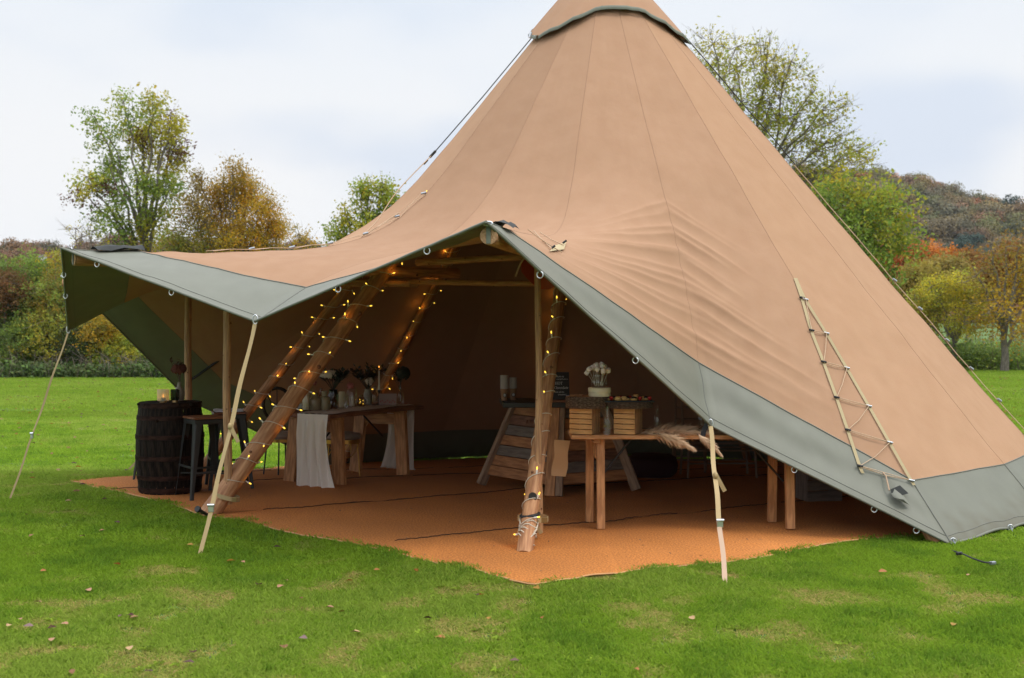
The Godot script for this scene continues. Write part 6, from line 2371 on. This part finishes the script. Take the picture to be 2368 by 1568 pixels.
func make_grass() -> void:
	var o := thing("grass", "mown green lawn with dry straw coloured patches", "grass", Vector3(0, 0, -10))
	o.set_meta("kind", "stuff")
	var patch := FastNoiseLite.new()
	patch.seed = 12; patch.frequency = 1.35; patch.fractal_octaves = 4
	var broad := FastNoiseLite.new()
	broad.seed = 31; broad.frequency = 0.22; broad.fractal_octaves = 3
	var green := Color(0.330, 0.500, 0.042)
	var deep := Color(0.222, 0.385, 0.036)
	var light := Color(0.430, 0.560, 0.085)
	var straw := Color(0.68, 0.50, 0.20)
	var dull := Color(0.32, 0.37, 0.07)
	for band in [[4.4, 8.5, 1350.0, 0.038, 0.055, 0.0026, 12], [8.5, 14.0, 600.0, 0.040, 0.075, 0.0036, 14], [14.0, 27.0, 170.0, 0.045, 0.13, 0.006, 15], [27.0, 62.0, 40.0, 0.055, 0.26, 0.012, 17]]:
		var inner := Geometry2D.offset_polygon(mat_poly, -0.05)
		var lists := [[[], []], [[], []]]
		var area: float = 0.96 * (band[1] * band[1] - band[0] * band[0]) * 0.5 + 0.8 * (band[1] - band[0])
		var n := int(area * band[2])
		for k in n:
			var d := sqrt(lerpf(band[0] * band[0], band[1] * band[1], rng.randf()))
			var x := rnd(-1, 1) * (0.48 * d + 0.4)
			if Geometry2D.is_point_in_polygon(Vector2(x, d), inner[0]): continue
			var y := ground(x, d)
			var v := patch.get_noise_2d(x, d)
			var w := broad.get_noise_2d(x, d)
			var dry := smoothstep(0.12 if d < 7.4 else 0.15, 0.42, v + 0.28 * w - (0.0 if d < 7.6 else 0.14) + 0.10 * smoothstep(-1.0, 3.0, x) * smoothstep(8.0, 6.0, d))
			var c := deep.lerp(green, smoothstep(-0.45, 0.05, v * 0.8 + rnd(-0.22, 0.22))).lerp(light, smoothstep(-0.05, 0.5, w + rnd(-0.3, 0.35)) * 0.8)
			c = c.lerp(straw if rng.randf() < 0.72 else dull, dry * rnd(0.2, 0.95))
			if d > 25.0: c = c.lerp(Color(0.26, 0.36, 0.04), 0.45)
			var sc := rnd(0.7, 1.25) * (1.0 - 0.4 * dry) * (1.0 + 0.3 * smoothstep(0.0, -0.5, v))
			var t := Transform3D(Basis(Vector3.UP, rnd(0, TAU)).scaled(Vector3(1, sc, 1)), Vector3(x, y - 0.004, -d) - o.position)
			var l: Array = lists[rng.randi() % 2]
			l[0].append(t)
			l[1].append(c)
		for q in 2:
			multi("blades", grass_clump(int(band[6]), band[3], band[4], 5 + q, band[5]), M.blade, lists[q][0], lists[q][1], o)
	# broad leaved weeds among the grass
	var wl := Shape.new()
	for k in 9:
		var a := TAU * k / 9.0
		var q := V(cos(a), 0, sin(a))
		var x := V(-sin(a), 0, cos(a)) * 0.010
		var len := 0.045 + 0.02 * sin(k * 2.7)
		wl.flat([V(0, 0.012, 0) + q * 0.006, q * len * 0.5 + x + V(0, 0.028, 0), q * len + V(0, 0.016, 0), q * len * 0.5 - x + V(0, 0.026, 0)])
	var wwhere := []
	var wcols := []
	for k in 1500:
		var d := sqrt(lerpf(24.0, 190.0, rng.randf()))
		var x := rnd(-0.5, 0.5) * d
		if broad.get_noise_2d(x * 2.0 + 40.0, d * 2.0) < 0.02 or Geometry2D.is_point_in_polygon(Vector2(x, d), mat_poly): continue
		wwhere.append(Transform3D(Basis(Vector3.UP, rnd(0, TAU)).scaled(Vector3.ONE * rnd(0.4, 0.9)), Vector3(x, ground(x, d) + 0.006, -d) - o.position))
		wcols.append(Color(0.27, 0.37, 0.035) * rnd(0.7, 1.3))
	multi("weeds", wl.done(), M.blade, wwhere, wcols, o)
	# fallen leaves
	var leaf := Shape.new()
	leaf.grid([[V(-0.02, 0.004, -0.012), V(-0.005, 0.012, -0.022), V(0.015, 0.010, -0.016), V(0.036, 0.004, 0)], [V(-0.03, 0.002, 0), V(-0.005, 0.003, 0), V(0.015, 0.002, 0), V(0.037, 0.004, 0.001)], [V(-0.02, 0.006, 0.012), V(-0.005, 0.013, 0.02), V(0.015, 0.010, 0.015), V(0.036, 0.004, 0.002)]])
	var lm := leaf.done()
	var tones := [Color(0.30, 0.15, 0.075), Color(0.36, 0.22, 0.10), Color(0.10, 0.045, 0.030), Color(0.28, 0.15, 0.02), Color(0.15, 0.085, 0.075), Color(0.27, 0.10, 0.02)]
	var mats := []
	for k in tones.size():
		var m := mat("fallen_leaf_%d" % k, (tones[k] as Color).linear_to_srgb(), 0.7)
		mats.append(m)
	var names := ["tan", "pale buff", "dark brown", "yellow", "mauve brown", "orange"]
	var spots := [[45, 1432, 0], [20, 1447, 1], [88, 1392, 0], [30, 1385, 0], [150, 1443, 0], [278, 1425, 2], [66, 1448, 4], [700, 1476, 4], [648, 1357, 0], [870, 1318, 5], [660, 1342, 1], [440, 1260, 3], [478, 1237, 3], [236, 1227, 0], [190, 1240, 1], [1018, 1475, 5], [1255, 1428, 5], [1240, 1360, 3], [1190, 1528, 2], [1470, 1548, 5], [1130, 1430, 3], [2205, 1445, 3], [2240, 1330, 0], [1060, 1432, 3], [60, 1190, 0], [155, 940, 0], [100, 1320, 5], [990, 1430, 2], [1600, 1430, 1], [1900, 1365, 0], [2040, 1322, 5], [120, 1480, 0], [300, 1500, 1], [540, 1390, 0], [790, 1415, 3], [760, 1405, 0], [1330, 1485, 5], [820, 1462, 1], [205, 1365, 0], [560, 1300, 0]]
	for k in spots.size():
		var e: Array = spots[k]
		var p := G(e[0], e[1], 0.035)
		var across := "at the far left of the lawn" if e[0] < 130 else "left of the left front strap" if e[0] < 440 else "right of the left front strap" if e[0] < 850 else "in front of the matting point" if e[0] < 1400 else "left of the right strap" if e[0] < 1680 else "on the right side of the lawn"
		var deep2 := "far back by the long strap" if e[1] < 1200 else "close to the matting" if e[1] < 1330 else "in the middle distance" if e[1] < 1400 else "on the near grass" if e[1] < 1450 else "nearest the camera"
		if taken.has(names[e[2]] + across + deep2): continue
		taken[names[e[2]] + across + deep2] = 1
		var l := thing("fallen_leaf", names[e[2]] + " fallen leaf " + across + ", " + deep2, "leaf", p, rnd(0, TAU), names[e[2]] + " fallen leaves on the lawn")
		l.rotation.x = rnd(-0.4, 0.5)
		l.scale = Vector3.ONE * rnd(0.6, 0.95)
		put("blade", lm, mats[e[2]], l)
	var where := []
	var cols := []
	for k in 1700:
		var d := sqrt(lerpf(25.0, 2300.0, rng.randf()))
		var x := rnd(-0.48, 0.48) * d
		if Geometry2D.is_point_in_polygon(Vector2(x, d), mat_poly) or (d < 9.0 and x > 0.0): continue
		where.append(Transform3D(Basis(Vector3.UP, rnd(0, TAU)).rotated(Vector3.RIGHT, rnd(-0.4, 0.4)).scaled(Vector3.ONE * rnd(0.6, 1.0) * (1.0 + d / 60.0)), Vector3(x, ground(x, d) + 0.04, -d) - o.position))
		cols.append(tones[rng.randi() % 6])
	multi("leaf_litter", lm, M.leaf, where, cols, o)

func make_furniture() -> void:
	make_matting()
	make_barrel()
	make_stools()
	make_tables()
	make_bar()
	make_chairs()
	make_runners()
